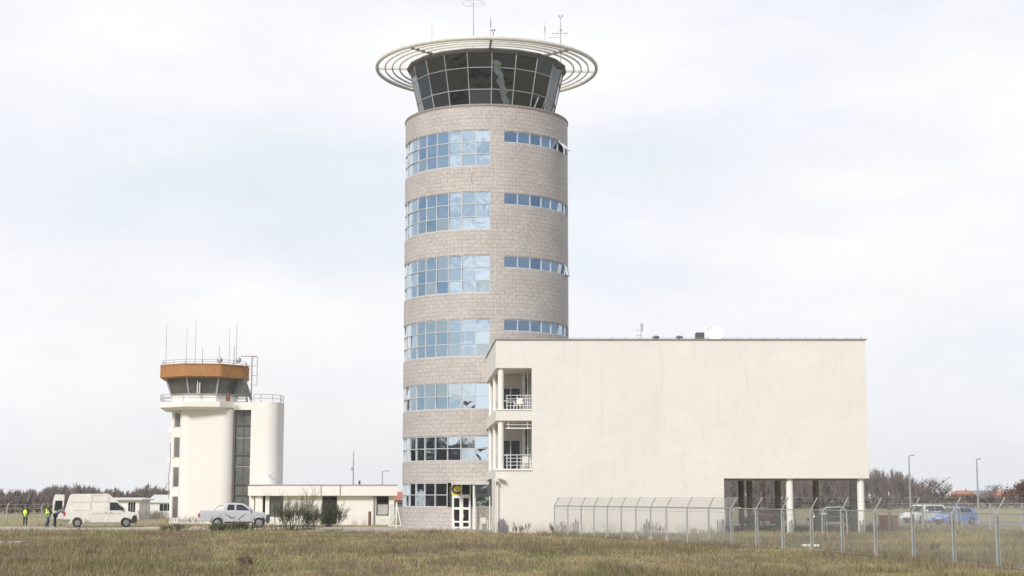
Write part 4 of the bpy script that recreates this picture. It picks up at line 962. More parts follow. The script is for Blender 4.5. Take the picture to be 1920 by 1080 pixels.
# mast and street lamps
def lamp(px, ytop, Y, arm, label, m='galv', s=1.):
    x, z = at(px, ytop, Y); t = empty('street_lamp', (x, Y, 0), 0, label, 'street lamp', 'street lamps')
    MB().tube((0, 0, 0), (0, 0, z), .10*s, .055*s, 10).build('pole', MT[m], t, smooth=True)
    MB().tube((0, 0, 0), (0, 0, .25), .16*s, None, 10).build('base', MT[m], t)
    mb = MB(); mb.tube((0, 0, z-.05), (arm*.4, 0, z+.02), .045*s, None, 8); mb.build('arm', MT[m], t)
    mb = MB(); mb.obox((arm*.75, 0, z+.01), (1, 0, .08), (0, 1, 0), (-.08, 0, 1), abs(arm)*.42, .13, .06); mb.build('lamp_head', MT['galv_l'], t, bevel=.02)
lamp(1704, 854, 142, .42, 'grey street lamp nearest the white block, above the parked white car')
lamp(1831, 860.5, 137, .30, 'grey street lamp right of the far orange-brick house')
lamp(717, 883, 190, .75, 'distant street lamp rising behind the annexe roof')
x, z = at(663, 847, 150); mt = empty('mast', (x, 150, 0), 0, 'thin tall mast rising behind the annexe roof', 'mast'); MB().tube((0, 0, 0), (0, 0, z), .09, .04, 8).build('pole', MT['galv'], mt); MB().box(-.22, -.04, -.1, .1, 3.6+1.2, 3.9+1.2).build('junction_box', MT['galv'], mt)

# =================================================================== cabins behind the van
def cabin(name, label, x0, x1, Y, dep, zw, zr, over, wx, roofm):
    t = empty(name, (0, 0, 0), 0, label, 'cabin', None)
    w0, w1, wz0, wz1 = wx
    mb = MB(); holed(mb, [x0, w0, w1, x1], [0, wz0, wz1, zw], lambda u, v: w0 < u < w1 and wz0 < v < wz1, lambda u, v, d: (u, Y+d, v), .15); mb.box(x0, x0+.15, Y+.152, Y+dep, 0, zw); mb.box(x1-.15, x1, Y+.152, Y+dep, 0, zw); mb.box(x0+.152, x1-.152, Y+dep-.15, Y+dep, 0, zw)
    mb.uv = {}; mb.build('wall', MT['white'], t)
    o = MB().box(w0+.03, w1-.03, Y+.06, Y+.09, wz0+.03, wz1-.03).build('window', MT['dglass'], t)
    mb = MB(); n = 3
    for k in range(n+1): x = w0+(w1-w0)*k/n; mb.box(x-.03, x+.03, Y+.01, Y+.058, wz0, wz1)
    mb.build('frame', MT['alu_g'], o)
    mb = MB(); zr0 = zw+.002; mb.prism([(x0-over, Y-over), (x1+over, Y-over), (x1+over, Y+dep+over), (x0-over, Y+dep+over)], zr0, zr0+.12)
    mb.frust([(x0-over, Y-over), (x1+over, Y-over), (x1+over, Y+dep+over), (x0-over, Y+dep+over)], zr0+.121, [(x0-over+.3, Y+dep*.5), (x1+over-.3, Y+dep*.5), (x1+over-.3, Y+dep*.5+.2), (x0-over+.3, Y+dep*.5+.2)], zr)
    mb.build('roof', roofm, t); return t
Y = 165; x0 = at(200, 950, Y)[0]; x1 = at(261, 950, Y)[0]
cabin('cabin', 'pale grey cabin with a flat overhanging roof behind the van', x0, x1, Y, 5, zat(938, Y), zat(933, Y), .35, (at(240, 950, Y)[0], at(254, 950, Y)[0], zat(963, Y), zat(942, Y)), MT['roofsheet'])
Y = 172; x0 = at(276, 950, Y)[0]; x1 = at(345, 950, Y)[0]
cabin('cabin', 'white cabin with pale sloping roof left of the old tower foot', x0, x1, Y, 5, zat(943.5, Y), zat(927.5, Y), .15, (at(299, 950, Y)[0], at(321, 950, Y)[0], zat(958, Y), zat(945.5, Y)), MT['roofsheet'])

# =================================================================== vehicles
def arc(cx, cz, r, a0, a1, n=10): return [(cx+r*math.cos(R_(a0+(a1-a0)*k/n)), cz+r*math.sin(R_(a0+(a1-a0)*k/n))) for k in range(n+1)]
def shell(mb, poly, wf, mi=0):
    """side outline (x,z) extruded across the vehicle with half width wf(x,z)"""
    n = len(poly); L = [(x, -wf(x, z), z) for x, z in poly]; Rr = [(x, wf(x, z), z) for x, z in poly]
    mb.add(L+Rr, [tuple(range(n)), tuple(range(2*n-1, n-1, -1))]+[(i, n+i, n+(i+1) % n, (i+1) % n) for i in range(n)], mi)
def wheel(t, x, y, r, wd, hub=.6):
    s = 1 if y > 0 else -1
    o = empty('wheel'); o.parent = t; o.location = (x, y, r)
    mb = MB(); prof = [(r*.62, -wd/2), (r*.93, -wd/2), (r, -wd/2+.03), (r, wd/2-.03), (r*.93, wd/2), (r*.62, wd/2), (r*.62, -wd/2)]; mb.lathe(prof, n=28)
    ty = mb.build('tyre', MT['rubber'], o, smooth=True); ty.rotation_euler = (PI/2, 0, 0)
    mb = MB(); mb.lathe([(r*.62, wd/2-.01), (r*.58, wd/2-.04), (r*.2, wd/2-.02), (.01, wd/2-.015)], n=24); mb.lathe([(.01, -wd/2+.04), (r*.61, -wd/2+.04)], n=24)
    for k in range(5): q = 2*PI*k/5; mb.bar((0, 0, wd/2-.012), (math.cos(q)*r*.56, math.sin(q)*r*.56, wd/2-.012), r*.16, .02)
    rm = mb.build('rim', MT['rim'], o, smooth=True); rm.rotation_euler = (PI/2 if s < 0 else -PI/2, 0, 0)
def side_poly(t, pts, w, name, m, wf, off=.012, parent=None, sides=(-1, 1), th=.01):
    for s in sides:
        mb = MB()
        a = [(x, s*(wf(x, z)+off), z) for x, z in pts]; b = [(x, s*(wf(x, z)+off-th-.01), z) for x, z in pts]; n = len(pts)
        mb.add(a+b, [tuple(range(n)), tuple(range(2*n-1, n-1, -1))]+[(i, n+i, n+(i+1) % n, (i+1) % n) for i in range(n)])
        o = mb.build(name, m, t if parent is None else parent)
    return o
def cross_poly(t, p0, p1, w0, w1, name, m, off=.012):
    """pane across the vehicle between profile points p0 and p1"""
    d = Vector((p1[0]-p0[0], 0, p1[1]-p0[1])).normalized(); n = Vector((d.z, 0, -d.x))
    mb = MB(); 
    v = [Vector((p0[0], -w0, p0[1])), Vector((p0[0], w0, p0[1])), Vector((p1[0], w1, p1[1])), Vector((p1[0], -w1, p1[1]))]
    a = [q+n*off for q in v]; b = [q+n*(off-.02) for q in v]
    mb.add(a+b, [(0, 1, 2, 3), (7, 6, 5, 4), (0, 4, 5, 1), (1, 5, 6, 2), (2, 6, 7, 3), (3, 7, 4, 0)]); return mb.build(name, m, t)

# ---- van
Yv = 119.1; xr = at(118.5, 985, 118.2)[0]; LV = at(257, 985, 118.2)[0]-xr
van = empty('delivery_van', (xr, Yv-.9, .05), R_(16), 'dirty white high-roof van with its rear doors open on the concrete path', 'van')
wv = .95
def wfv(x, z): return wv-.02*max(0, .6-z)-.10*max(0, z-1.15)**1.3/1.0
ar, wr = .43, .35
low = [(0.0, .42), (.03, 1.12), (.20, 1.15), (4.66, 1.20), (5.05, 1.16), (5.38, 1.03), (5.52, .84), (5.56, .55), (5.50, .30), (5.22, .27)]
low += arc(4.76, wr, ar, -8, 188)[0:]+[(4.2, .30), (1.6, .30)]+arc(1.05, wr, ar, -8, 188)+[(.35, .36)]
up_ = [(.03, 1.12), (.30, 2.02), (.42, 2.38), (.58, 2.48), (3.25, 2.50), (3.42, 2.45), (4.05, 1.93), (4.72, 1.24), (4.72, 1.19), (.05, 1.1)]
mb = MB(); shell(mb, low, wfv); shell(mb, up_, wfv); mb.build('body', MT['vanw'], van, bevel=.03)
o = side_poly(van, [(3.48, 1.26), (4.60, 1.27), (4.08, 1.80), (3.99, 1.86), (3.48, 1.86)], wv, 'side_window', MT['carglass'], wfv)
cross_poly(van, (4.70, 1.27), (4.08, 1.89), .80, .72, 'windscreen', MT['carglass'], .02)
lines = MB()
def vline(pts, dst=lines):
    for s in (-1, 1):
        for a, b in zip(pts[:-1], pts[1:]):
            p = Vector((a[0], s*(wfv(*a)+.003), a[1])); q = Vector((b[0], s*(wfv(*b)+.003), b[1])); dst.bar(p, q, .018, .018)
vline([(2.08, 2.42), (2.08, 1.5), (2.08, .34)]); vline([(3.42, 2.3), (3.42, 1.3), (3.42, .34)]); vline([(2.15, 2.38), (3.35, 2.38), (3.35, 1.9), (2.15, 1.9), (2.15, 2.38)]); vline([(.55, 1.88), (2.0, 1.88), (2.0, 1.25), (.6, 1.25)]); vline([(2.1, 1.02), (4.25, 1.02)]); vline([(4.24, 1.2), (4.3, .8)])
lines.build('panel_gaps', MT['vanline'], van)
mb = MB(); [mb.box(x, x+.16, s*(wv+.02)-.015, s*(wv+.02)+.015, 1.08, 1.12) for x in (3.1, 3.52) for s in (-1, 1)]; mb.build('handle', MT['vanline'], van)
mb = MB(); shell(mb, [(5.06, .34), (5.24, .28), (5.54, .30), (5.60, .58), (5.57, .86), (5.3, .92), (5.18, .7)], lambda x, z: wv+.012); mb.build('front_bumper', MT['black'], van, bevel=.03)
mb = MB(); shell(mb, [(-.06, .40), (.34, .36), (.55, .5), (.5, .62), (-.06, .6)], lambda x, z: wv+.012); mb.build('rear_bumper', mat('dusty_bumper', (.25, .23, .2), .8), van, bevel=.03)
for s in (-1, 1):
    MB().box(5.26, 5.50, s*.72-.2, s*.72+.2, .93, 1.10).build('headlight', MT['headl'], van, bevel=.03)
    MB().box(.02, .13, s*(wv-.05)-.07, s*(wv-.05)+.07, .86, 1.18).build('tail_light', MT['tail'], van, bevel=.015)
    mb = MB(); mb.box(4.35, 4.45, s*(wv+.11)-.09, s*(wv+.11)+.09, 1.28, 1.55); mb.build('wing_mirror', MT['black'], van, bevel=.02)
    for x in (1.05, 4.76): wheel(van, x, s*(wv-.14), wr, .24)
side_poly(van, [(1.5, .30), (4.3, .30), (4.3, .38), (1.5, .38)], wv, 'dirty_sill', mat('mud', (.36, .29, .21), .95, var=.3, scale=3), wfv, .004)
side_poly(van, [(1.62, .78), (1.72, .45), (1.85, .60), (1.92, .40), (2.02, .62), (2.0, .40), (1.6, .40)], wv, 'sticker', mat('grey_sticker', (.34, .31, .27), .7), wfv, .006, sides=(-1,))
mb = MB(); mb.box(-.004, .04, -.80, .80, .62, 2.0); mb.build('cargo_opening', MT['steel_d'], van)
# rear doors swung open
def rdoor(s, ang):
    d = empty('rear_door'); d.parent = van; d.location = (0.02, s*(wv-.06), 0); d.rotation_euler = (0, 0, ang)
    mb = MB(); f = [(0, .62), (-.02, 2.42), (-.72, 2.42), (-.88, 2.1), (-.88, .62)]
    holes_ = [(-.14, 1.22), (-.14, 1.98), (-.68, 1.98), (-.76, 1.22)]
    def pr(poly, y0, y1): n = len(poly); mb.add([(x, y0, z) for x, z in poly]+[(x, y1, z) for x, z in poly], [tuple(range(n)), tuple(range(2*n-1, n-1, -1))]+[(i, n+i, n+(i+1) % n, (i+1) % n) for i in range(n)])
    pr([(0, .62), (-.88, .62), (-.88, 1.22), (0, 1.22)], -.04, .04); pr([(0, 1.222), (-.14, 1.222), (-.14, 1.98), (0, 1.98)], -.04, .04); pr([(-.76, 1.222), (-.88, 1.222), (-.88, 2.0), (-.68, 1.98)], -.04, .04); pr([(0, 1.982), (-.68, 1.982), (-.87, 2.02), (-.72, 2.44), (-.02, 2.44)], -.04, .04)
    mb.build('door_panel', MT['vanw'], d); pan = MB(); n = 4; pan.add([(x, -.01, z) for x, z in holes_]+[(x, .01, z) for x, z in holes_], [(0, 1, 2, 3), (7, 6, 5, 4), (0, 4, 5, 1), (1, 5, 6, 2), (2, 6, 7, 3), (3, 7, 4, 0)]); pan.build('pane', MT['carglass'], d)
rdoor(1, R_(-6))
van.scale = (.955, 1, 1)
# ---- pickup
xr = at(369, 985, 115.7)[0]
pk = empty('pickup_truck', (xr, 116.3, .05), R_(9), 'silver double-cab pickup truck parked in front of the old tower', 'pickup truck')
wp = .95
def wfp(x, z): return wp-.02*max(0, .7-z)-.20*max(0, z-1.18)
ar, wr = .48, .385
low = [(0, .55), (.02, 1.08), (.10, 1.20), (1.75, 1.22), (4.05, 1.22), (4.75, 1.13), (5.12, 1.00), (5.24, .82), (5.27, .55), (5.16, .36), (5.06, .34)]+arc(4.50, wr, ar, -5, 185)+[(3.98, .36), (1.93, .36)]+arc(1.40, wr, ar, -5, 185)+[(.85, .5), (.1, .5)]
mb = MB(); shell(mb, low, wfp); shell(mb, [(1.75, 1.20), (1.93, 1.70), (2.08, 1.80), (2.6, 1.83), (3.2, 1.78), (3.42, 1.70), (4.1, 1.24), (4.08, 1.18)], wfp); mb.build('body', MT['silver'], pk, bevel=.04)
mb = MB(); mb.box(.12, 1.7, -.8, .8, 1.205, 1.26); mb.build('bed_cover', mat('grey_bed_cover', (.42, .42, .44), .6), pk, bevel=.02)
mb = MB()
for s in (-1, 1): mb.path([Vector((1.05, s*.74, 1.24)), Vector((1.35, s*.72, 1.58)), Vector((1.62, s*.70, 1.66)), Vector((1.95, s*.7, 1.62))], .05, 8)
mb.tube((1.5, -.70, 1.64), (1.5, .70, 1.64), .05, None, 8); mb.build('roll_bar', MT['silver'], pk)
side_poly(pk, [(2.10, 1.30), (2.66, 1.30), (2.66, 1.70), (2.20, 1.70)], wp, 'side_window', MT['carglass'], wfp); side_poly(pk, [(2.80, 1.29), (3.82, 1.27), (3.36, 1.62), (3.2, 1.69), (2.80, 1.70)], wp, 'side_window', MT['carglass'], wfp)
cross_poly(pk, (4.04, 1.28), (3.46, 1.68), .76, .68, 'windscreen', MT['carglass'], .03)
lines = MB()
for pts in ([(2.0, 1.2), (1.98, .95), (2.1, .5)], [(2.73, 1.7), (2.73, 1.2), (2.75, .4)], [(3.92, 1.2), (3.9, .42)], [(1.72, 1.2), (1.72, .5)]):
    for s in (-1, 1):
        for a, b in zip(pts[:-1], pts[1:]): lines.bar((a[0], s*(wfp(*a)+.003), a[1]), (b[0], s*(wfp(*b)+.003), b[1]), .014, .014)
lines.build('panel_gaps', mat('dark_gap', (.2, .2, .21), .6), pk)
decal = mat('dark_decal', (.16, .14, .15), .5)
for pts_ in ([(2.86, .60), (3.0, .62), (3.58, 1.04), (3.50, 1.04), (3.05, .74)], [(2.02, .98), (2.12, .98), (2.5, .76), (2.72, .80), (2.66, .70), (2.40, .68)]): side_poly(pk, pts_, wp, 'side_decal', decal, wfp, .006)
side_poly(pk, [(1.95, .36), (3.95, .36), (3.95, .46), (1.95, .46)], wp, 'side_step', MT['black'], wfp, .03, th=.1)
mb = MB(); shell(mb, [(4.98, .42), (5.12, .32), (5.24, .36), (5.32, .56), (5.31, .88), (5.2, 1.0), (5.0, .9)], lambda x, z: wp-.0); mb.build('front_bumper', mat('dark_bumper', (.06, .05, .055), .5), pk, bevel=.03)
mb = MB(); shell(mb, [(-.07, .5), (.4, .48), (.5, .62), (-.07, .66)], lambda x, z: wp+.005); mb.build('rear_bumper', MT['silver'], pk, bevel=.02)
for s in (-1, 1):
    MB().box(4.78, 5.08, s*.74-.19, s*.74+.19, .90, 1.04).build('headlight', MT['headl'], pk, bevel=.03)
    MB().box(-.02, .14, s*(wp-.05)-.07, s*(wp-.05)+.07, .80, 1.06).build('tail_light', MT['tail'], pk, bevel=.02)
    MB().box(3.78, 3.90, s*(wp+.08)-.1, s*(wp+.08)+.1, 1.22, 1.38).build('wing_mirror', MT['silver'], pk, bevel=.03)
    for x in (1.40, 4.50): wheel(pk, x, s*(wp-.14), wr, .26)
    mbx = MB()
    for cx in (1.4, 4.5):
        pts = arc(cx, wr, .50, 5, 175, 12)
        for a, b in zip(pts[:-1], pts[1:]): mbx.bar((a[0], s*(wp+.0), a[1]), (b[0], s*(wp+.0), b[1]), .06, .05)
    mbx.build('arch_trim', mat('grey_trim', (.2, .2, .21), .6), pk)
pk.scale = (.98, 1, 1)
# ---- hatchback cars
def car(label, loc, rz, paint, L=4.2, H=1.48, wagon=False, name='parked_car', group=None):
    t = empty(name, loc, rz, label, 'car', group); w0 = .87; k = L/4.2; h = H/1.48
    def wf(x, z): return w0-.33*max(0, z-.88*h)
    ar, wr = .37, .31
    fx, rx = L-.82*k, .78*k
    low = [(0, .45), (.02, .80*h), (.12, .92*h), (L-1.15*k, .93*h), (L-.35*k, .80*h), (L-.06, .66*h), (L, .45), (L-.08, .25), (fx+.42, .22)]+arc(fx, wr, ar, -10, 190)+[(fx-.5, .22), (rx+.5, .22)]+arc(rx, wr, ar, -10, 190)+[(.1, .28)]
    if wagon: up = [(.10, .90*h), (.30, 1.36*h), (.50, 1.46*h), (2.6*k, 1.48*h), (2.85*k, 1.42*h), (L-1.12*k, .92*h)]
    else: up = [(.06, .90*h), (.42, 1.32*h), (.70, 1.43*h), (1.9*k, 1.48*h), (2.4*k, 1.41*h), (L-1.10*k, .92*h)]
    mb = MB(); shell(mb, low, wf); shell(mb, up, wf); mb.build('body', paint, t, bevel=.04)
    xe = 2.72*k if wagon else 2.34*k; xs_ = .42 if wagon else .62
    pil = (xs_+xe)*.52
    side_poly(t, [(xs_, .97*h), (pil-.04, .97*h), (pil-.04, 1.38*h), (xs_+.18, 1.36*h)], w0, 'side_window', MT['carglass'], wf); side_poly(t, [(pil+.04, .97*h), (L-1.38*k, .97*h), (xe, 1.36*h), (pil+.04, 1.39*h)], w0, 'side_window', MT['carglass'], wf)
    u3, u4 = up[-2], up[-1]; f = lambda a, b, q: (a[0]+(b[0]-a[0])*q, a[1]+(b[1]-a[1])*q)
    cross_poly(t, f(u4, u3, .06), f(u4, u3, .9), .76, .63, 'windscreen', MT['carglass'], .035)
    cross_poly(t, f(up[1], up[0], .05), f(up[1], up[0], .8), .60, .74, 'rear_window', MT['carglass'], .03)
    for s in (-1, 1):
        MB().box(L-.34*k, L-.05, s*.64-.17, s*.64+.17, .60*h, .76*h).build('headlight', MT['headl'], t, bevel=.03)
        MB().box(-.02, .12, s*.72-.12, s*.72+.12, .74*h, .92*h).build('tail_light', MT['tail'], t, bevel=.02)
        MB().box(L-1.5*k, L-1.38*k, s*(w0+.07)-.08, s*(w0+.07)+.08, .95*h, 1.08*h).build('wing_mirror', paint, t, bevel=.02)
        for x in (rx, fx): wheel(t, x, s*(w0-.12), wr, .2)
    MB().box(L-.03, L+.015, -.5, .5, .30, .47).build('grille', MT['black'], t); MB().box(L+.016, L+.03, -.26, .26, .50, .61).build('number_plate', MT['upvc'], t)
    return t
def put_car(px, Y, rz, L, **k):
    x = at(px, 975, Y)[0]; c, s = math.cos(rz), math.sin(rz); return (x-c*L/2, Y-s*L/2, .02)
rz = R_(180+38)
car('white estate car parked left of the blue car', put_car(1733, 140, rz, 4.7), rz, MT['carw'], 4.7, 1.62, True, group='cars in the car park')
rz = R_(180+30)
car('bright blue hatchback parked beside the white estate car', put_car(1790, 131, rz, 3.6), rz, MT['carb'], 3.6, 1.5, False, group='cars in the car park')
rz = R_(180+20)
car('dark red car parked under the raised block, behind the slim red pole', put_car(1432, 136, rz, 4.1), rz, MT['card'], 4.1, 1.45, False, group='cars in the car park')
rz = R_(180+8)
car('black estate car parked beyond the raised block between its two white columns', put_car(1565, 134, rz, 4.4), rz, mat('black_car_paint', (.03, .035, .035), .3), 4.4, 1.5, True, group='cars in the car park')

# =================================================================== people
def skin_obj(name, pts, edges, radii, m, parent, root=0, sub=1):
    me = bpy.data.meshes.new(name); me.from_pydata(pts, edges, []); me.materials.append(m)
    o = bpy.data.objects.new(name, me); COL.objects.link(o); o.parent = parent
    md = o.modifiers.new('skin', 'SKIN'); md.use_smooth_shade = True
    for i, r in enumerate(radii):
        sv_ = me.skin_vertices[0].data[i]; sv_.radius = (r, r) if not isinstance(r, tuple) else r; sv_.use_root = (i == root)
    sb = o.modifiers.new('sub', 'SUBSURF'); sb.levels = sub; sb.render_levels = sub
    return o
def person(label, x, Y, H, rz, pose, coat, legs, vest, hair, z0=0):
    t = empty('person', (x, Y, z0), rz, label, 'person'); k = H/1.78
    # default faces +Y (away from the camera)
    J = dict(pel=(0, 0, .95), wai=(0, 0, 1.08), che=(0, 0, 1.30), nec=(0, .01, 1.47), hd0=(0, .02, 1.56), hd1=(0, .03, 1.69),
             hl=(-.10, 0, .90), kl=(-.11, .02, .50), al=(-.11, -.02, .09), tl=(-.12, .14, .04), hr=(.10, 0, .90), kr=(.11, .02, .50), ar=(.11, -.02, .09), tr=(.12, .14, .04),
             sl=(-.18, 0, 1.42), el=(-.24, -.01, 1.13), wl=(-.24, .06, .88), sr=(.18, 0, 1.42), er=(.24, -.01, 1.13), wr=(.24, .06, .88))
    J.update(pose); P = {a: tuple(c*k for c in b) for a, b in J.items()}
    def sk(name, chain, m, sub=1):
        ids = {}; pts = []; rad = []; ed = []
        for a, b, ra, rb in chain:
            for q, r in ((a, ra), (b, rb)):
                kx = q if isinstance(q, str) else tuple(q)
                if kx not in ids: ids[kx] = len(pts); pts.append(P[q] if isinstance(q, str) else q); rad.append(r*k if not isinstance(r, tuple) else (r[0]*k, r[1]*k))
            ed.append((ids[a if isinstance(a, str) else tuple(a)], ids[b if isinstance(b, str) else tuple(b)]))
        return skin_obj(name, pts, ed, rad, m, t, 0, sub)
    ch = [('pel', 'wai', .12, .11), ('wai', 'che', .11, .13), ('che', 'nec', .13, .055), ('nec', 'hd0', .055, .082), ('hd0', 'hd1', .082, .088),
          ('pel', 'hl', .12, .08), ('hl', 'kl', .08, .055), ('kl', 'al', .055, .04), ('al', 'tl', .04, .035), ('pel', 'hr', .12, .08), ('hr', 'kr', .08, .055), ('kr', 'ar', .055, .04), ('ar', 'tr', .04, .035),
          ('che', 'sl', .13, .055), ('sl', 'el', .055, .042), ('el', 'wl', .042, .028), ('che', 'sr', .13, .055), ('sr', 'er', .055, .042), ('er', 'wr', .042, .028)]
    for s, e, w_ in ((-1, 'el', 'wl'), (1, 'er', 'wr')):
        wp_ = Vector(P[w_]); d = (wp_-Vector(P[e])).normalized(); pm = wp_+d*.075*k; side = d.cross(Vector((1, 0, 0))).normalized()
        ch.append((w_, tuple(pm), .028, .03))
        for q, l in ((-1.5, .075), (-.5, .088), (.5, .082), (1.5, .065)): b = pm+side*q*.02*k; ch.append((tuple(pm), tuple(b+d*l*k+Vector((-s*.02*k, 0, 0))), .03, .009))
        ch.append((tuple(wp_), tuple(wp_+d*.05*k+side*.05*k), .028, .011))
    sk('body', ch, MT['skin'])
    sk('jacket', [('pel', 'wai', (.205, .16), (.195, .15)), ('wai', 'che', (.195, .15), (.205, .155)), ('che', 'nec', (.205, .155), .09), ('che', 'sl', (.205, .155), .095), ('sl', 'el', .095, .08), ('el', 'wl', .08, .06), ('che', 'sr', (.205, .155), .095), ('sr', 'er', .095, .08), ('er', 'wr', .08, .06)], coat)
    sk('trousers', [('pel', 'hl', .16, .115), ('hl', 'kl', .115, .088), ('kl', 'al', .088, .075), ('pel', 'hr', .16, .115), ('hr', 'kr', .115, .088), ('kr', 'ar', .088, .075)], legs)
    for a, b in (('al', 'tl'), ('ar', 'tr')): sk('shoe', [(a, b, .055, .045)], MT['black'])
    if vest:
        c0 = Vector(P['pel'])+Vector((0, 0, -.26*k)); c1 = Vector(P['che']); c2 = c1*.35+Vector(P['nec'])*.65
        o = skin_obj('vest', [tuple(c0), tuple(c0.lerp(c1, .5)), tuple(c1), tuple(c2)], [(0, 1), (1, 2), (2, 3)], [(.225*k, .19*k), (.225*k, .18*k), (.235*k, .18*k), (.20*k, .14*k)], vest, t)
        mb = MB()
        for f in (.25, .62): c = c0.lerp(c1, f); mb.lathe([(1, -.022), (1.02, 0), (1, .022)], n=24); 
        vv = mb.v; h = len(vv)//2; new = []
        for i, p in enumerate(vv): c = c0.lerp(c1, .25 if i < h else .62); new.append((c.x+p[0]*.215*k, c.y+p[1]*.175*k, c.z+p[2]))
        mb.v = new; mb.build('reflective_stripe', MT['reflect'], o)
    hd = Vector(P['hd0']).lerp(Vector(P['hd1']), .6); f = (Vector(P['hd1'])-Vector(P['hd0'])).normalized(); fwd = Vector((0, 1, 0)); fwd = (fwd-f*fwd.dot(f)).normalized(); sx = fwd.cross(f).normalized()
    mb = MB(); mb.ball((0, 0, 0), 1, 14); new = []
    for p in mb.v: q = hd+f*.035*k-fwd*.018*k+sx*p[0]*.092*k+fwd*p[1]*.1*k+f*p[2]*.098*k; new.append(tuple(q))
    mb.v = new; mb.build('hair', hair, t, smooth=True)
    mb = MB(); nz = hd+fwd*.1*k-f*.02*k; mb.obox(nz, sx, fwd, f, .012*k, .02*k, .025*k); [mb.obox(hd+sx*s*.09*k-f*.02*k, sx, fwd, f, .012*k, .02*k, .03*k) for s in (-1, 1)]; mb.build('face_features', MT['skin'], t, bevel=.005)
    mb = MB(); [mb.ball(tuple(hd+fwd*.092*k+sx*s*.033*k+f*.005*k), .011*k, 8) for s in (-1, 1)]; mb.build('eyes', MT['black'], t)
    return t
x = at(47, 980, 126)[0]
person('person standing apart by the field in a yellow high-visibility vest, seen from behind', x, 126, 1.68, 0, dict(sl=(-.2, 0, 1.42), el=(-.27, -.02, 1.17), wl=(-.25, .08, .95), sr=(.2, 0, 1.42), er=(.27, -.02, 1.17), wr=(.25, .08, .95)), MT['jacket'], MT['trous'], MT['hivis'], MT['hair'])
x = at(89, 985, 117)[0]
person('person in yellow vest and jeans walking behind the van', x, 117, 1.80, R_(-55), dict(kl=(-.10, .12, .50), al=(-.10, .02, .12), tl=(-.1, .16, .06), kr=(.1, -.03, .5), ar=(.1, -.2, .1), tr=(.1, -.06, .04), er=(.25, .06, 1.16), wr=(.2, .28, 1.05), el=(-.25, .08, 1.16), wl=(-.18, .3, 1.08)), MT['jacket'], MT['jeans'], MT['hivis'], MT['hair'], .05)
x = at(103, 985, 117.6)[0]
person('person in grey jacket and dark trousers bending into the open back of the van', x, 117.6, 1.80, R_(-80), dict(pel=(0, -.02, .93), wai=(0, .10, 1.05), che=(0, .30, 1.20), nec=(0, .45, 1.30), hd0=(0, .52, 1.36), hd1=(0, .60, 1.46), sl=(-.18, .40, 1.26), el=(-.2, .58, 1.05), wl=(-.18, .78, 1.0), sr=(.18, .40, 1.26), er=(.2, .58, 1.05), wr=(.18, .78, 1.0), kl=(-.1, .0, .5), kr=(.12, -.02, .5)), MT['greycl'], MT['navy'], None, MT['hair'], .05)

# =================================================================== fences
fb_ = [1039.6, 1064.6, 1089.6, 1113.5, 1138.5, 1164.6, 1192, 1219.8, 1249.4, 1288, 1328.5, 1371.7, 1418, 1467, 1520.7, 1578, 1640, 1710.5, 1786, 1868, 1962]
fy_ = [1002.5, 1003.5, 1004.5, 1006, 1007.5, 1009, 1010.5, 1012, 1014, 1016.5, 1019, 1022, 1025.5, 1029, 1033, 1037.5, 1043, 1049, 1056, 1064.5, 1074]
fence = empty('security_fence', (0, 0, 0), 0, 'wire mesh security fence with angled arms running from the block towards the viewer', 'fence')
FP = []
for px, py in zip(fb_, fy_):
    Y = gY(py); x = at(px, 955, Y)[0]; FP.append(Vector((x, Y, 0)))
HB, HT = 1.80, 2.28
armd = []
for i, p in enumerate(FP):
    a = FP[max(0, i-1)]; b = FP[min(len(FP)-1, i+1)]; d = (b-a).normalized(); n = Vector((-d.y, d.x, 0)); n = n if n.x > 0 else -n
    if i == 0: n = Vector((.9, .43, 0))
    armd.append(n)
    nm = n
    mb = MB(); e = Vector((-n.y, n.x, 0))
    if i >= 11:      # thick grooved posts of the nearer run
        mb.obox(p+Vector((-.045, 0, HB/2)), (1, 0, 0), (0, 1, 0), (0, 0, 1), .026, .04, HB/2); mb.obox(p+Vector((.055, 0, HB/2-.07)), (1, 0, 0), (0, 1, 0), (0, 0, 1), .016, .04, HB/2-.07); mb.obox(p+Vector((0.01, .035, HB/2-.05)), (1, 0, 0), (0, 1, 0), (0, 0, 1), .029, .008, HB/2-.06)
    else: mb.box(p.x-.04, p.x+.04, p.y-.04, p.y+.04, -.02, HB)
    o = mb.build('post', MT['galv_l'], fence)
    mb = MB(); q = p+Vector((0, 0, HB)); arm = n*.30+Vector((0, 0, HT-HB)); 
    if n.x*1 < .2: arm = Vector((.30, 0, HT-HB))
    armd[i] = arm; mb.bar(q-Vector((0, 0, .02)), q+arm, .04, .04); mb.build('arm', MT['galv_l'] if i > 10 else MT['conc_col'], o)
mb = MB(); mb2 = MB(); rl = MB(); Ltot = 0
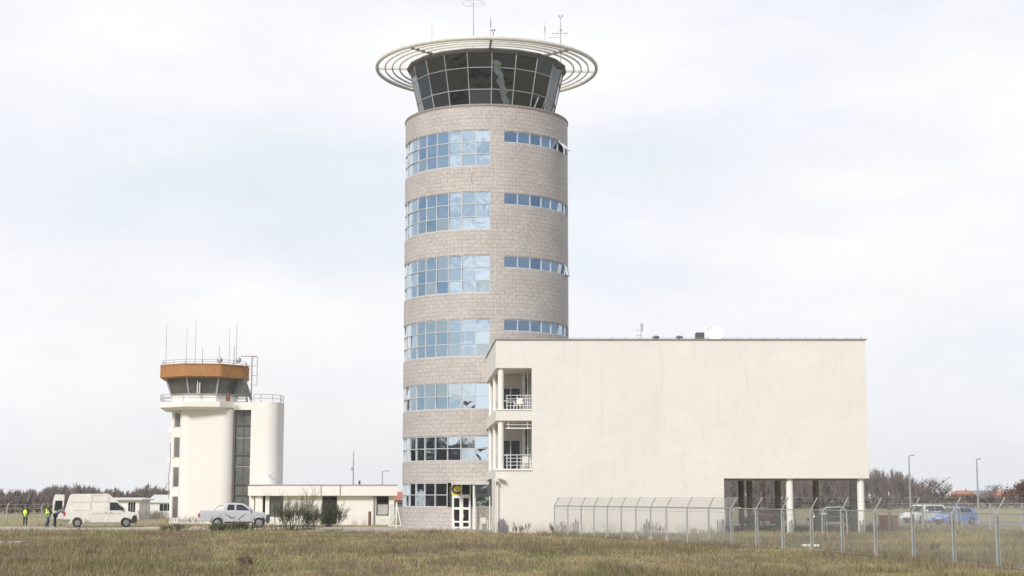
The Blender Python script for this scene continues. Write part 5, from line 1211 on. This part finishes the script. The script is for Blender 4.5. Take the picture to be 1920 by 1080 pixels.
for i in range(len(FP)-1):
    a, b = FP[i], FP[i+1]; L = (b-a).length
    z1 = Vector((0, 0, HB)); z0 = Vector((0, 0, .08)); u0 = Ltot; u1 = Ltot+L
    mb.add([a+z0, b+z0, b+z1, a+z1], [(0, 1, 2, 3)], 0, [(u0, .08), (u1, .08), (u1, HB), (u0, HB)])
    mb2.add([a+z1, b+z1, b+z1+armd[i+1], a+z1+armd[i]], [(0, 1, 2, 3)], 0, [(u0, 0), (u1, 0), (u1, .55), (u0, .55)])
    rl.bar(a+z1-Vector((0, 0, .03)), b+z1-Vector((0, 0, .03)), .05, .07 if i < 11 else .035)
    if i < 11: rl.bar(a+Vector((0, 0, HB-.22)), b+Vector((0, 0, HB-.22)), .014, .014)
    else: rl.bar(a+Vector((0, 0, HB-.28)), b+Vector((0, 0, HB-.28)), .012, .012); rl.bar(a+Vector((0, 0, .1)), b+Vector((0, 0, .1)), .012, .03)
    for f in (.35, .7, 1.0): rl.bar(a+z1+armd[i]*f, b+z1+armd[i+1]*f, .005, .005)
    Ltot += L
for q0, q1, mm_ in ((0, 11, 'mesh_m'), (11, 20, 'mesh')):
    o = MB(); o.v = mb.v[4*q0:4*q1]; o.f = [tuple(i-4*q0 for i in f) for f in mb.f[q0:q1]]; o.m = mb.m[q0:q1]; o.uv = {k-q0: v for k, v in mb.uv.items() if q0 <= k < q1}; o.build('wire_panel', MT[mm_], fence)
o = MB(); o.v, o.f, o.m = mb2.v[:4*11], mb2.f[:11], mb2.m[:11]; o.uv = {k: v for k, v in mb2.uv.items() if k < 11}; o.build('arm_wire_panel', MT['mesh_d'], fence)
rl.build('rail', MT['galv_l'], fence)
for i in (1, 4, 6, 7, 8): p = FP[i]; MB().box(p.x-.12, p.x+.12, p.y-.12, p.y+.12, 0, .22).build('footing', MT['conc'], fence)
# second fence along the car park
f2 = empty('inner_fence', (0, 0, 0), 0, 'straight low wire fence with braced posts in front of the car park', 'fence')
Y2 = 106.3; pxs = [1365, 1423, 1484, 1546, 1605, 1668, 1731, 1795, 1857, 1917, 1980]; X2 = [at(p, 970, Y2)[0] for p in pxs]
for k, x in enumerate(X2):
    mb = MB(); mb.box(x-.045, x+.045, Y2-.045, Y2+.045, 0, 1.9); o = mb.build('post', MT['galv_l'], f2)
    mb = MB(); mb.bar((x-.19, Y2-.7, 0), (x-.15, Y2-.05, 1.5), .045); mb.bar((x+.19, Y2-.7, 0), (x+.15, Y2-.05, 1.6), .045); mb.bar((x-.17, Y2-.05, 1.45), (x+.17, Y2-.05, 1.45), .03); mb.build('brace', MT['galv_l'], o)
mb = MB(); rl = MB()
for a, b in zip(X2[:-1], X2[1:]):
    mb.add([(a, Y2, .08), (b, Y2, .08), (b, Y2, 1.85), (a, Y2, 1.85)], [(0, 1, 2, 3)], 0, [(a, .08), (b, .08), (b, 1.85), (a, 1.85)]); 
    for z in (1.86, 1.5): rl.bar((a, Y2-.06, z), (b, Y2-.06, z), .03, .04 if z > 1.8 else .02)
mb.build('wire_panel', MT['mesh'], f2); rl.build('rail', MT['galv'], f2)
# curved hoop frames behind the fence
for k, (px, Y, w_) in enumerate(((1371, 92, .55), (1541, 97, 1.1))):
    x = at(px, 960, Y)[0]; mb = MB()
    pts = [Vector((x, Y, 0)), Vector((x, Y, 1.3)), Vector((x+.08, Y, 1.52)), Vector((x+.25, Y, 1.64)), Vector((x+w_, Y, 1.68))]
    if k: pts += [Vector((x+w_+.3, Y, 1.6)), Vector((x+w_+.42, Y, 1.4)), Vector((x+w_+.45, Y, 0))]
    mb.path(pts, .045, 8); mb.tube((x+.02, Y, .7), (x+(w_+.42 if k else w_), Y, .7), .02, None, 6)
    tag(mb.build('hoop_rail', MT['galv_l']), ['short bent pipe rail beside the fence under the block edge', 'rounded pipe hoop in front of the dark car under the block'][k], 'rail', 'bent pipe rails')
# distant fence posts on the left
f3 = empty('field_fence', (0, 0, 0), 0, 'old field fence of leaning concrete posts at the left edge', 'fence')
pp = []
for px in (-40, 13, 78, 141, 205):
    Y = 150; x = at(px, 960, Y)[0]; mb = MB(); mb.bar((x, Y, 0), (x, Y, 1.35), .11, .11); mb.bar((x, Y, 1.33), (x+.16, Y, 1.72), .1, .1); mb.build('post', MT['conc'], f3); pp.append(x)
mb = MB()
for z in (.4, .8, 1.2, 1.6): mb.tube((pp[0]+.1*(z > 1.5), 149.9, z), (pp[-1]+.1*(z > 1.5), 149.9, z), .012, None, 4)
mb.build('wire', MT['galv'], f3)

# =================================================================== small things
def chair(x, y, z, rz, label, mt=None):
    m = MT['upvc'] if mt is None else mt
    t = empty('plastic_chair', (x, y, z), rz, label, 'chair', 'white plastic chairs')
    MB().box(-.23, .23, -.22, .22, .40, .44).build('seat', m, t, bevel=.015)
    mb = MB(); mb.obox((0, .235, .63), (1, 0, 0), (0, .97, .2), (0, -.2, .97), .21, .018, .20); mb.build('backrest', m, t, bevel=.03)
    for sx in (-1, 1):
        mb = MB(); mb.bar((sx*.23, -.2, .62), (sx*.23, .22, .64), .05, .03); mb.bar((sx*.23, -.18, .44), (sx*.23, -.2, .62), .04, .03); mb.build('armrest', m, t)
        for sy in (-1, 1): MB().bar((sx*.20, sy*.19, .40), (sx*.24, sy*.23, 0), .05, .04).build('leg', m, t)
    return t
x = at(907, 985, 110.3)[0]; chair(x, 110.3, .06, R_(12), 'white plastic chair with its back to us beside the entrance door')
x = at(925.5, 985, 109.4)[0]; chair(x, 109.4, .06, R_(-70), 'white plastic chair turned sideways at the corner of the block')
x = at(987, 870, 100.3)[0]; chair(x, 100.3, OZ[3]-.02, R_(20), 'white plastic chair on the lower balcony'); x = at(972, 757, 100.4)[0]; chair(x, 100.4, OZ[1]-.02, R_(-25), 'white plastic chair on the upper balcony')
# notice board seen from behind beside entrance
x = at(918.5, 960, 108.2)[0]; nb = empty('notice_board', (x, 108.2, 0), 0, 'dark notice board on a white pole beside the entrance', 'notice board')
MB().tube((0, 0, 0), (0, 0, zat(905, 108.2)), .045, None, 10).build('pole', MT['upvc'], nb); MB().box(-.18, .27, -.09, -.05, zat(929, 108.2), zat(908.5, 108.2)).build('board', mat('slate_board', (.09, .10, .11), .5), nb, bevel=.01); MB().box(-.07, .07, -.05, .05, zat(908.4, 108.2), zat(902, 108.2)).build('cap', MT['steel_d'], nb)
# pipe stubs
def stubs(px, Y, label, hs=((-.14, .72), (0, .95), (.13, .8))):
    x = at(px, 985, Y)[0]; t = empty('pipe_stubs', (x, Y, 0), 0, label, 'pipes', 'groups of grey pipe stubs')
    for dx, h in hs: MB().tube((dx, 0, 0), (dx, 0, h), .045, None, 8).build('pipe', mat('grey_pipe', (.24, .22, .23), .7), t, smooth=True)
stubs(940.5, 98.6, 'thick cluster of grey pipes at the left foot of the block', ((-.2, .78), (-.1, .95), (0, .9), (.1, .98), (.2, .85)))
stubs(1079.5, 97.8, 'grey pipe stubs behind the second panel of the fence'); stubs(1213, 97.8, 'grey pipe stubs in front of the middle of the block wall'); stubs(1350, 97.8, 'grey pipe stubs at the edge of the open undercroft', ((-.14, .9), (0, .8), (.13, .95), (.22, .9)))
stubs(1484, 98.2, 'grey pipe stubs at the foot of the left white column', ((-.1, .8), (.02, .9), (.12, .6))); stubs(1616, 98.2, 'grey pipe stubs at the foot of the right white column', ((-.1, .85), (.0, .6), (.1, .9)))
# red container
x = at(1665.5, 980, 109)[0]; z = zat(966, 109); rb = empty('refuse_container', (x, 109, 0), 0, 'faded red metal container behind the inner fence', 'container')
mb = MB(); mb.box(-.56, .56, -.4, .4, .06, z-.08); [mb.box(-.56+.112*k+.02, -.56+.112*k+.06, -.42, -.402, .1, z-.12) for k in range(10)]; mb.build('body', MT['redbox'], rb); MB().box(-.6, .6, -.44, .44, z-.078, z).build('lid', MT['redbox'], rb, bevel=.01); mb = MB(); [mb.tube((a*.45, b*.3, 0), (a*.45, b*.3, .055), .05, None, 8) for a in (-1, 1) for b in (-1, 1)]; mb.build('feet', MT['steel_d'], rb)
# red pole and red-white sign under the block
x = at(1433, 940, 118)[0]; z = zat(899, 118); rp = empty('red_pole', (x, 118, 0), 0, 'slim red twin pole standing behind the raised block', 'pole'); mb = MB(); mb.tube((-.06, 0, 0), (-.06, 0, z), .035, None, 6); mb.tube((.07, 0, 0), (.07, 0, z-.1), .03, None, 6); mb.build('pole', MT['red'], rp); MB().box(-.2, .25, -.15, .15, 0, .12).build('base', MT['conc'], rp)
x = at(1523.5, 965, 92)[0]; sgn = empty('round_sign', (x, 92, 0), 0, 'small round red and white sign on a post behind the fence', 'sign'); MB().tube((0, 0, 0), (0, 0, 1.2), .03, None, 8).build('post', MT['galv'], sgn); mb = MB(); mb.tube((0, -.06, 1.22), (0, -.04, 1.22), .13, None, 20); mb.build('disc', MT['upvc'], sgn); mb = MB(); mb.box(-.11, .11, -.068, -.062, 1.25, 1.31); mb.build('red_bar', MT['red'], sgn)
# satellite-like cone (white umbrella-shaped cap on a trio of posts)
x = at(1545, 963, 101)[0]; cc_ = empty('vent_cowl', (x, 101, 0), 0, 'small white conical cowl on thin posts under the block', 'cowl'); mb = MB(); mb.lathe([(.24, 1.22), (.05, 1.12), (.03, 1.08)], n=16); mb.lathe([(.24, 1.22), (.01, 1.3)], n=16); mb.build('cone', MT['upvc'], cc_); [MB().tube((d, 0, 0), (d, 0, 1.6), .02, None, 6).build('leg', MT['galv_l'], cc_) for d in (-.15, 0.0, .15)]
# plates and slabs in the grass
x = at(1520, 1024, gY(1025))[0]; mb = MB(); mb.prism([(x-.42, gY(1025)-.25), (x+.35, gY(1025)-.3), (x+.46, gY(1025)+.1), (x+.3, gY(1025)+.35), (x-.38, gY(1025)+.3)], .06, .15); tag(mb.build('plate', MT['upvc'], bevel=.02), 'white flat plate lying in the grass behind the fence', 'plate')
Y = gY(1018); x = at(16, 1018, Y)[0]; mb = MB(); mb.prism([(x-1.2, Y-.5), (x+.75, Y-.35), (x+.85, Y+.5), (x-1.2, Y+.55)], -.05, .13); tag(mb.build('concrete_slab', MT['conc'], bevel=.02), 'pale concrete slab in the grass at the left edge', 'slab')
Y = 103.0; x0 = at(605, 992, Y)[0]; x1 = at(641, 992, Y)[0]; mb = MB(); mb.box(x0, x1, Y, Y+.7, .17, .34); mb.box(x0+.05, x0+.3, Y+.06, Y+.6, 0, .168); mb.box(x1-.42, x1-.1, Y+.06, Y+.6, 0, .168); mb.box((x0+x1)/2-.1, (x0+x1)/2+.12, Y+.1, Y+.6, 0, .168); tag(mb.build('concrete_block', MT['conc'], bevel=.03), 'broken low concrete block beside the bare shrubs', 'block')

# =================================================================== shrubs
def shrub(name, label, px, Y, H, W_, seed, m, lm=None, n=14, leaves=0, spread=.55, group=None, cat='shrub', kids_=(5, 4), r=.02, lz=(.1, .8)):
    rnd = random.Random(seed); x = at(px, 985, Y)[0]; t = empty(name, (x, Y, 0), 0, label, cat, group); out = []
    for k in range(n):
        a = rnd.uniform(0, 6.28); rr_ = W_*.35*rnd.random(); ln = rnd.uniform(.25, .9); d = np.array([math.cos(a)*ln, math.sin(a)*ln, 1.]); d /= np.linalg.norm(d)
        grow(rnd, np.array([math.cos(a)*rr_*1.6, math.sin(a)*rr_*.8, 0.]), d, H*rnd.uniform(.45, .75), r*rnd.uniform(.6, 1.2), 0, out, kids_, spread, .006)
    A = np.array(out); zs = np.percentile(A[:, 5], 99); A[:, [2, 5]] *= H/zs; xs_ = np.percentile(np.abs(A[:, 3]), 97); A[:, [0, 3]] *= (W_/2)/xs_; A[:, [1, 4]] *= (W_/2)/xs_
    segs_to_mesh('stems', A, m, t)
    if leaves:
        idx = rng.integers(0, len(A), leaves); c = A[idx, 3:6]+rng.normal(0, .05, (leaves, 3)); c = c[(c[:, 2] > H*lz[0]*.2) & (c[:, 2] < H*lz[1])]
        tri = c[:, None, :]+rng.normal(0, .035, (len(c), 3, 3)); me = bpy.data.meshes.new('foliage'); me.from_pydata(tri.reshape(-1, 3).tolist(), [], [(3*i, 3*i+1, 3*i+2) for i in range(len(c))]); me.materials.append(lm); o = bpy.data.objects.new('foliage', me); COL.objects.link(o); o.parent = t
    return t
shrub('bare_shrub', 'large bare shrub with upright mossy stems in front of the annexe window', 548, 108, 2.7, 3.3, 1, MT['twig_g'], MT['leaf'], 34, 3500, kids_=(6, 5), group='shrubs before the annexe', r=.03, lz=(.1, .5))
shrub('bare_shrub', 'bare thin-branched shrub between the large shrub and annexe door', 585, 108.5, 1.9, 2.0, 2, MT['twig_g'], MT['leaf'], 18, 1500, group='shrubs before the annexe', r=.02, lz=(.1, .6))
shrub('leafy_shrub', 'dark green leafy shrub in front of the annexe door', 617, 108, 2.0, 2.0, 3, MT['twig_g'], MT['leaf'], 34, 2600, kids_=(6, 5), group='shrubs before the annexe', lz=(0, .95))
shrub('leafy_shrub', 'low grey-green bush in front of the pickup rear wheel', 412, 105.5, .6, 1.7, 4, MT['twig_g'], MT['leafg'], 22, 2600, group='bushes beside the pickup', lz=(0, 1))
shrub('leafy_shrub', 'low spreading bush in front of the pickup doors', 452, 106.5, .72, 2.1, 5, MT['twig_g'], MT['leafg'], 30, 2600, kids_=(5, 4), group='bushes beside the pickup', lz=(0, .8))
shrub('dry_bush', 'flat dark dry bush at the path edge left of the pickup', 326, 105, .5, 1.8, 6, MT['twig_g'], MT['leafg'], 26, 900, lz=(0, 1))
shrub('dry_bush', 'reddish dry weed clump alone in the foreground grass', 463, gY(1062), .42, .75, 7, MT['twig_r'], None, 26, 0, spread=.3, kids_=(5, 3), cat='weed')
shrub('dry_bush', 'brown weed tuft in the foreground grass below the van', 177, gY(1040), .33, .5, 8, MT['twig_r'], None, 16, 0, spread=.3, kids_=(4, 3), cat='weed')
for k, (px, Y, H, W_, lab) in enumerate(((975, 97.5, .75, 1.2, 'dry reddish weeds against the wall left of the fence'), (1050, 96.8, .8, 1.3, 'dry weeds behind the first fence posts'), (1225, 96.6, .75, 1.4, 'dry weeds beside the middle pipe stubs'), (505, 112, .5, 1.8, 'dry weeds below the nose of the pickup'), (285, 160, 1.1, 6.0, 'reddish dry weeds along the foot of the white cabin'), (1320, 97, .45, 1.6, 'short dry weeds in front of the right end of wall'), (1500, 78, .4, 1.6, 'dry weeds at the fence foot near the white plate'), (1738, 66, .45, 1.3, 'dry weeds at the fence foot before the white car'), (345, 133, .7, 5, 'reddish weeds along the foot of the old tower'))):
    shrub('weed_clump', lab, px, Y, H, W_, 20+k, MT['twig_r'], None, 34 if W_ > 2 else 22, 0, spread=.35, kids_=(4, 3), group='dry weed clumps', cat='weed', r=.010)
# bare trees on the far right, with crowns
def bare_tree(label, px, Y, ytop, seed, m, leaves=0, lm=None, kids_=(9, 6, 5), W_=None, rm=.03, sprd=.6):
    x, z = at(px, ytop, Y); t = empty('bare_tree', (x, Y, 0), 0, label, 'tree', 'bare trees on the right'); A = tree_segs(seed, z, kids_, rm, .42, .55, .9)
    if W_: q = np.percentile(np.abs(A[:, 3]), 96); A[:, [0, 1, 3, 4]] *= (W_/2)/q
    big = (A[:, 6] > z*.009) ; big[:3] = True
    segs_to_mesh('trunk', A[big], m, t, n=6); segs_to_mesh('crown', A[~big], m, t)
    if leaves:
        idx = rng.integers(0, len(A), leaves); c = A[idx, 3:6]+rng.normal(0, .3, (leaves, 3)); tri = c[:, None, :]+rng.normal(0, .16, (leaves, 3, 3))
        me = bpy.data.meshes.new('foliage'); me.from_pydata(tri.reshape(-1, 3).tolist(), [], [(3*i, 3*i+1, 3*i+2) for i in range(leaves)]); me.materials.append(lm); o = bpy.data.objects.new('foliage', me); COL.objects.link(o); o.parent = t
bare_tree('pale round-crowned bare tree right of the orange-brick house', 1860, 430, 903, 5, MT['barkg'], W_=5)
bare_tree('bare tree with rusty leaves at the right edge', 1912, 300, 898, 6, MT['barkg'], 2600, MT['leafd'], W_=6)
bare_tree('bare tree at the right end of the wood', 1745, 330, 893, 8, MT['barkg'], W_=5)
bare_tree('smaller bare tree last in the row before the open field', 1757, 345, 901, 9, MT['barkg'], W_=5)
# far houses
def house(label, px0, px1, Y, yeave, yridge, wallm, roofm=None, dep=9, name='house'):
    x0, ze = at(px0, yeave, Y); x1 = at(px1, yeave, Y)[0]; zr = zat(yridge, Y); t = empty(name, (0, 0, 0), 0, label, 'house', 'far houses'); rm = MT['tile'] if roofm is None else roofm
    w1 = (x1-x0)
    mb = MB(); mb.box(x0, x1, Y, Y+dep, 0, ze); mb.build('wall', wallm, t)
    mb = MB(); o_ = .5; mb.add([(x0-o_, Y-o_, ze+.01), (x1+o_, Y-o_, ze+.01), (x1+o_, Y+dep+o_, ze+.01), (x0-o_, Y+dep+o_, ze+.01), (x0+w1*.12, Y+dep/2, zr), (x1-w1*.12, Y+dep/2, zr)], [(0, 1, 5, 4), (1, 2, 5), (2, 3, 4, 5), (3, 0, 4), (3, 2, 1, 0)]); r = mb.build('roof', rm, t)
    MB().box(x0+w1*.6, x0+w1*.6+.5, Y+dep*.4, Y+dep*.4+.5, ze+.3, zr+.5).build('chimney', MT['brick'], r)
    for f in (.2, .5, .78): o = MB().box(x0+w1*f-.5, x0+w1*f+.5, Y-.03, Y-.003, ze*.4, ze*.78).build('window', MT['dglass'], t)
house('orange-brick house with red roof between the street lamps on the horizon', 1797, 1829, 520, 927, 919.5, MT['brick'])
house('small orange house hidden in the hedge left of the white-walled one', 1735, 1754, 540, 930, 924, MT['brick'])
house('pale white-roofed house just left of the orange-brick house', 1780, 1796, 560, 929.5, 922.5, MT['white'], MT['roofsheet'])
house('low red-roofed house near the right edge behind rusty trees', 1862, 1898, 500, 931, 921, mat('dull_plaster', (.35, .28, .24), .9))
house('red-roofed house seen between the annexe and the round tower', 730, 765, 260, 938, 922, mat('grey_plaster', (.4, .38, .36), .9), dep=10)

# =================================================================== haze

hz = MB(); hz.box(-1520, 1520, -520, 1720, -1.3, 46); hm = bpy.data.materials.new('air'); hm.use_nodes = True; nt_ = hm.node_tree; nt_.nodes.clear()
ho_ = nt_.nodes.new('ShaderNodeOutputMaterial'); pv = nt_.nodes.new('ShaderNodeVolumePrincipled'); pv.inputs['Density'].default_value = .00026; pv.inputs['Color'].default_value = (.9, .93, 1, 1); pv.inputs['Anisotropy'].default_value = .2; nt_.links.new(pv.outputs[0], ho_.inputs['Volume'])
tag(hz.build('haze', hm), kind='stuff')
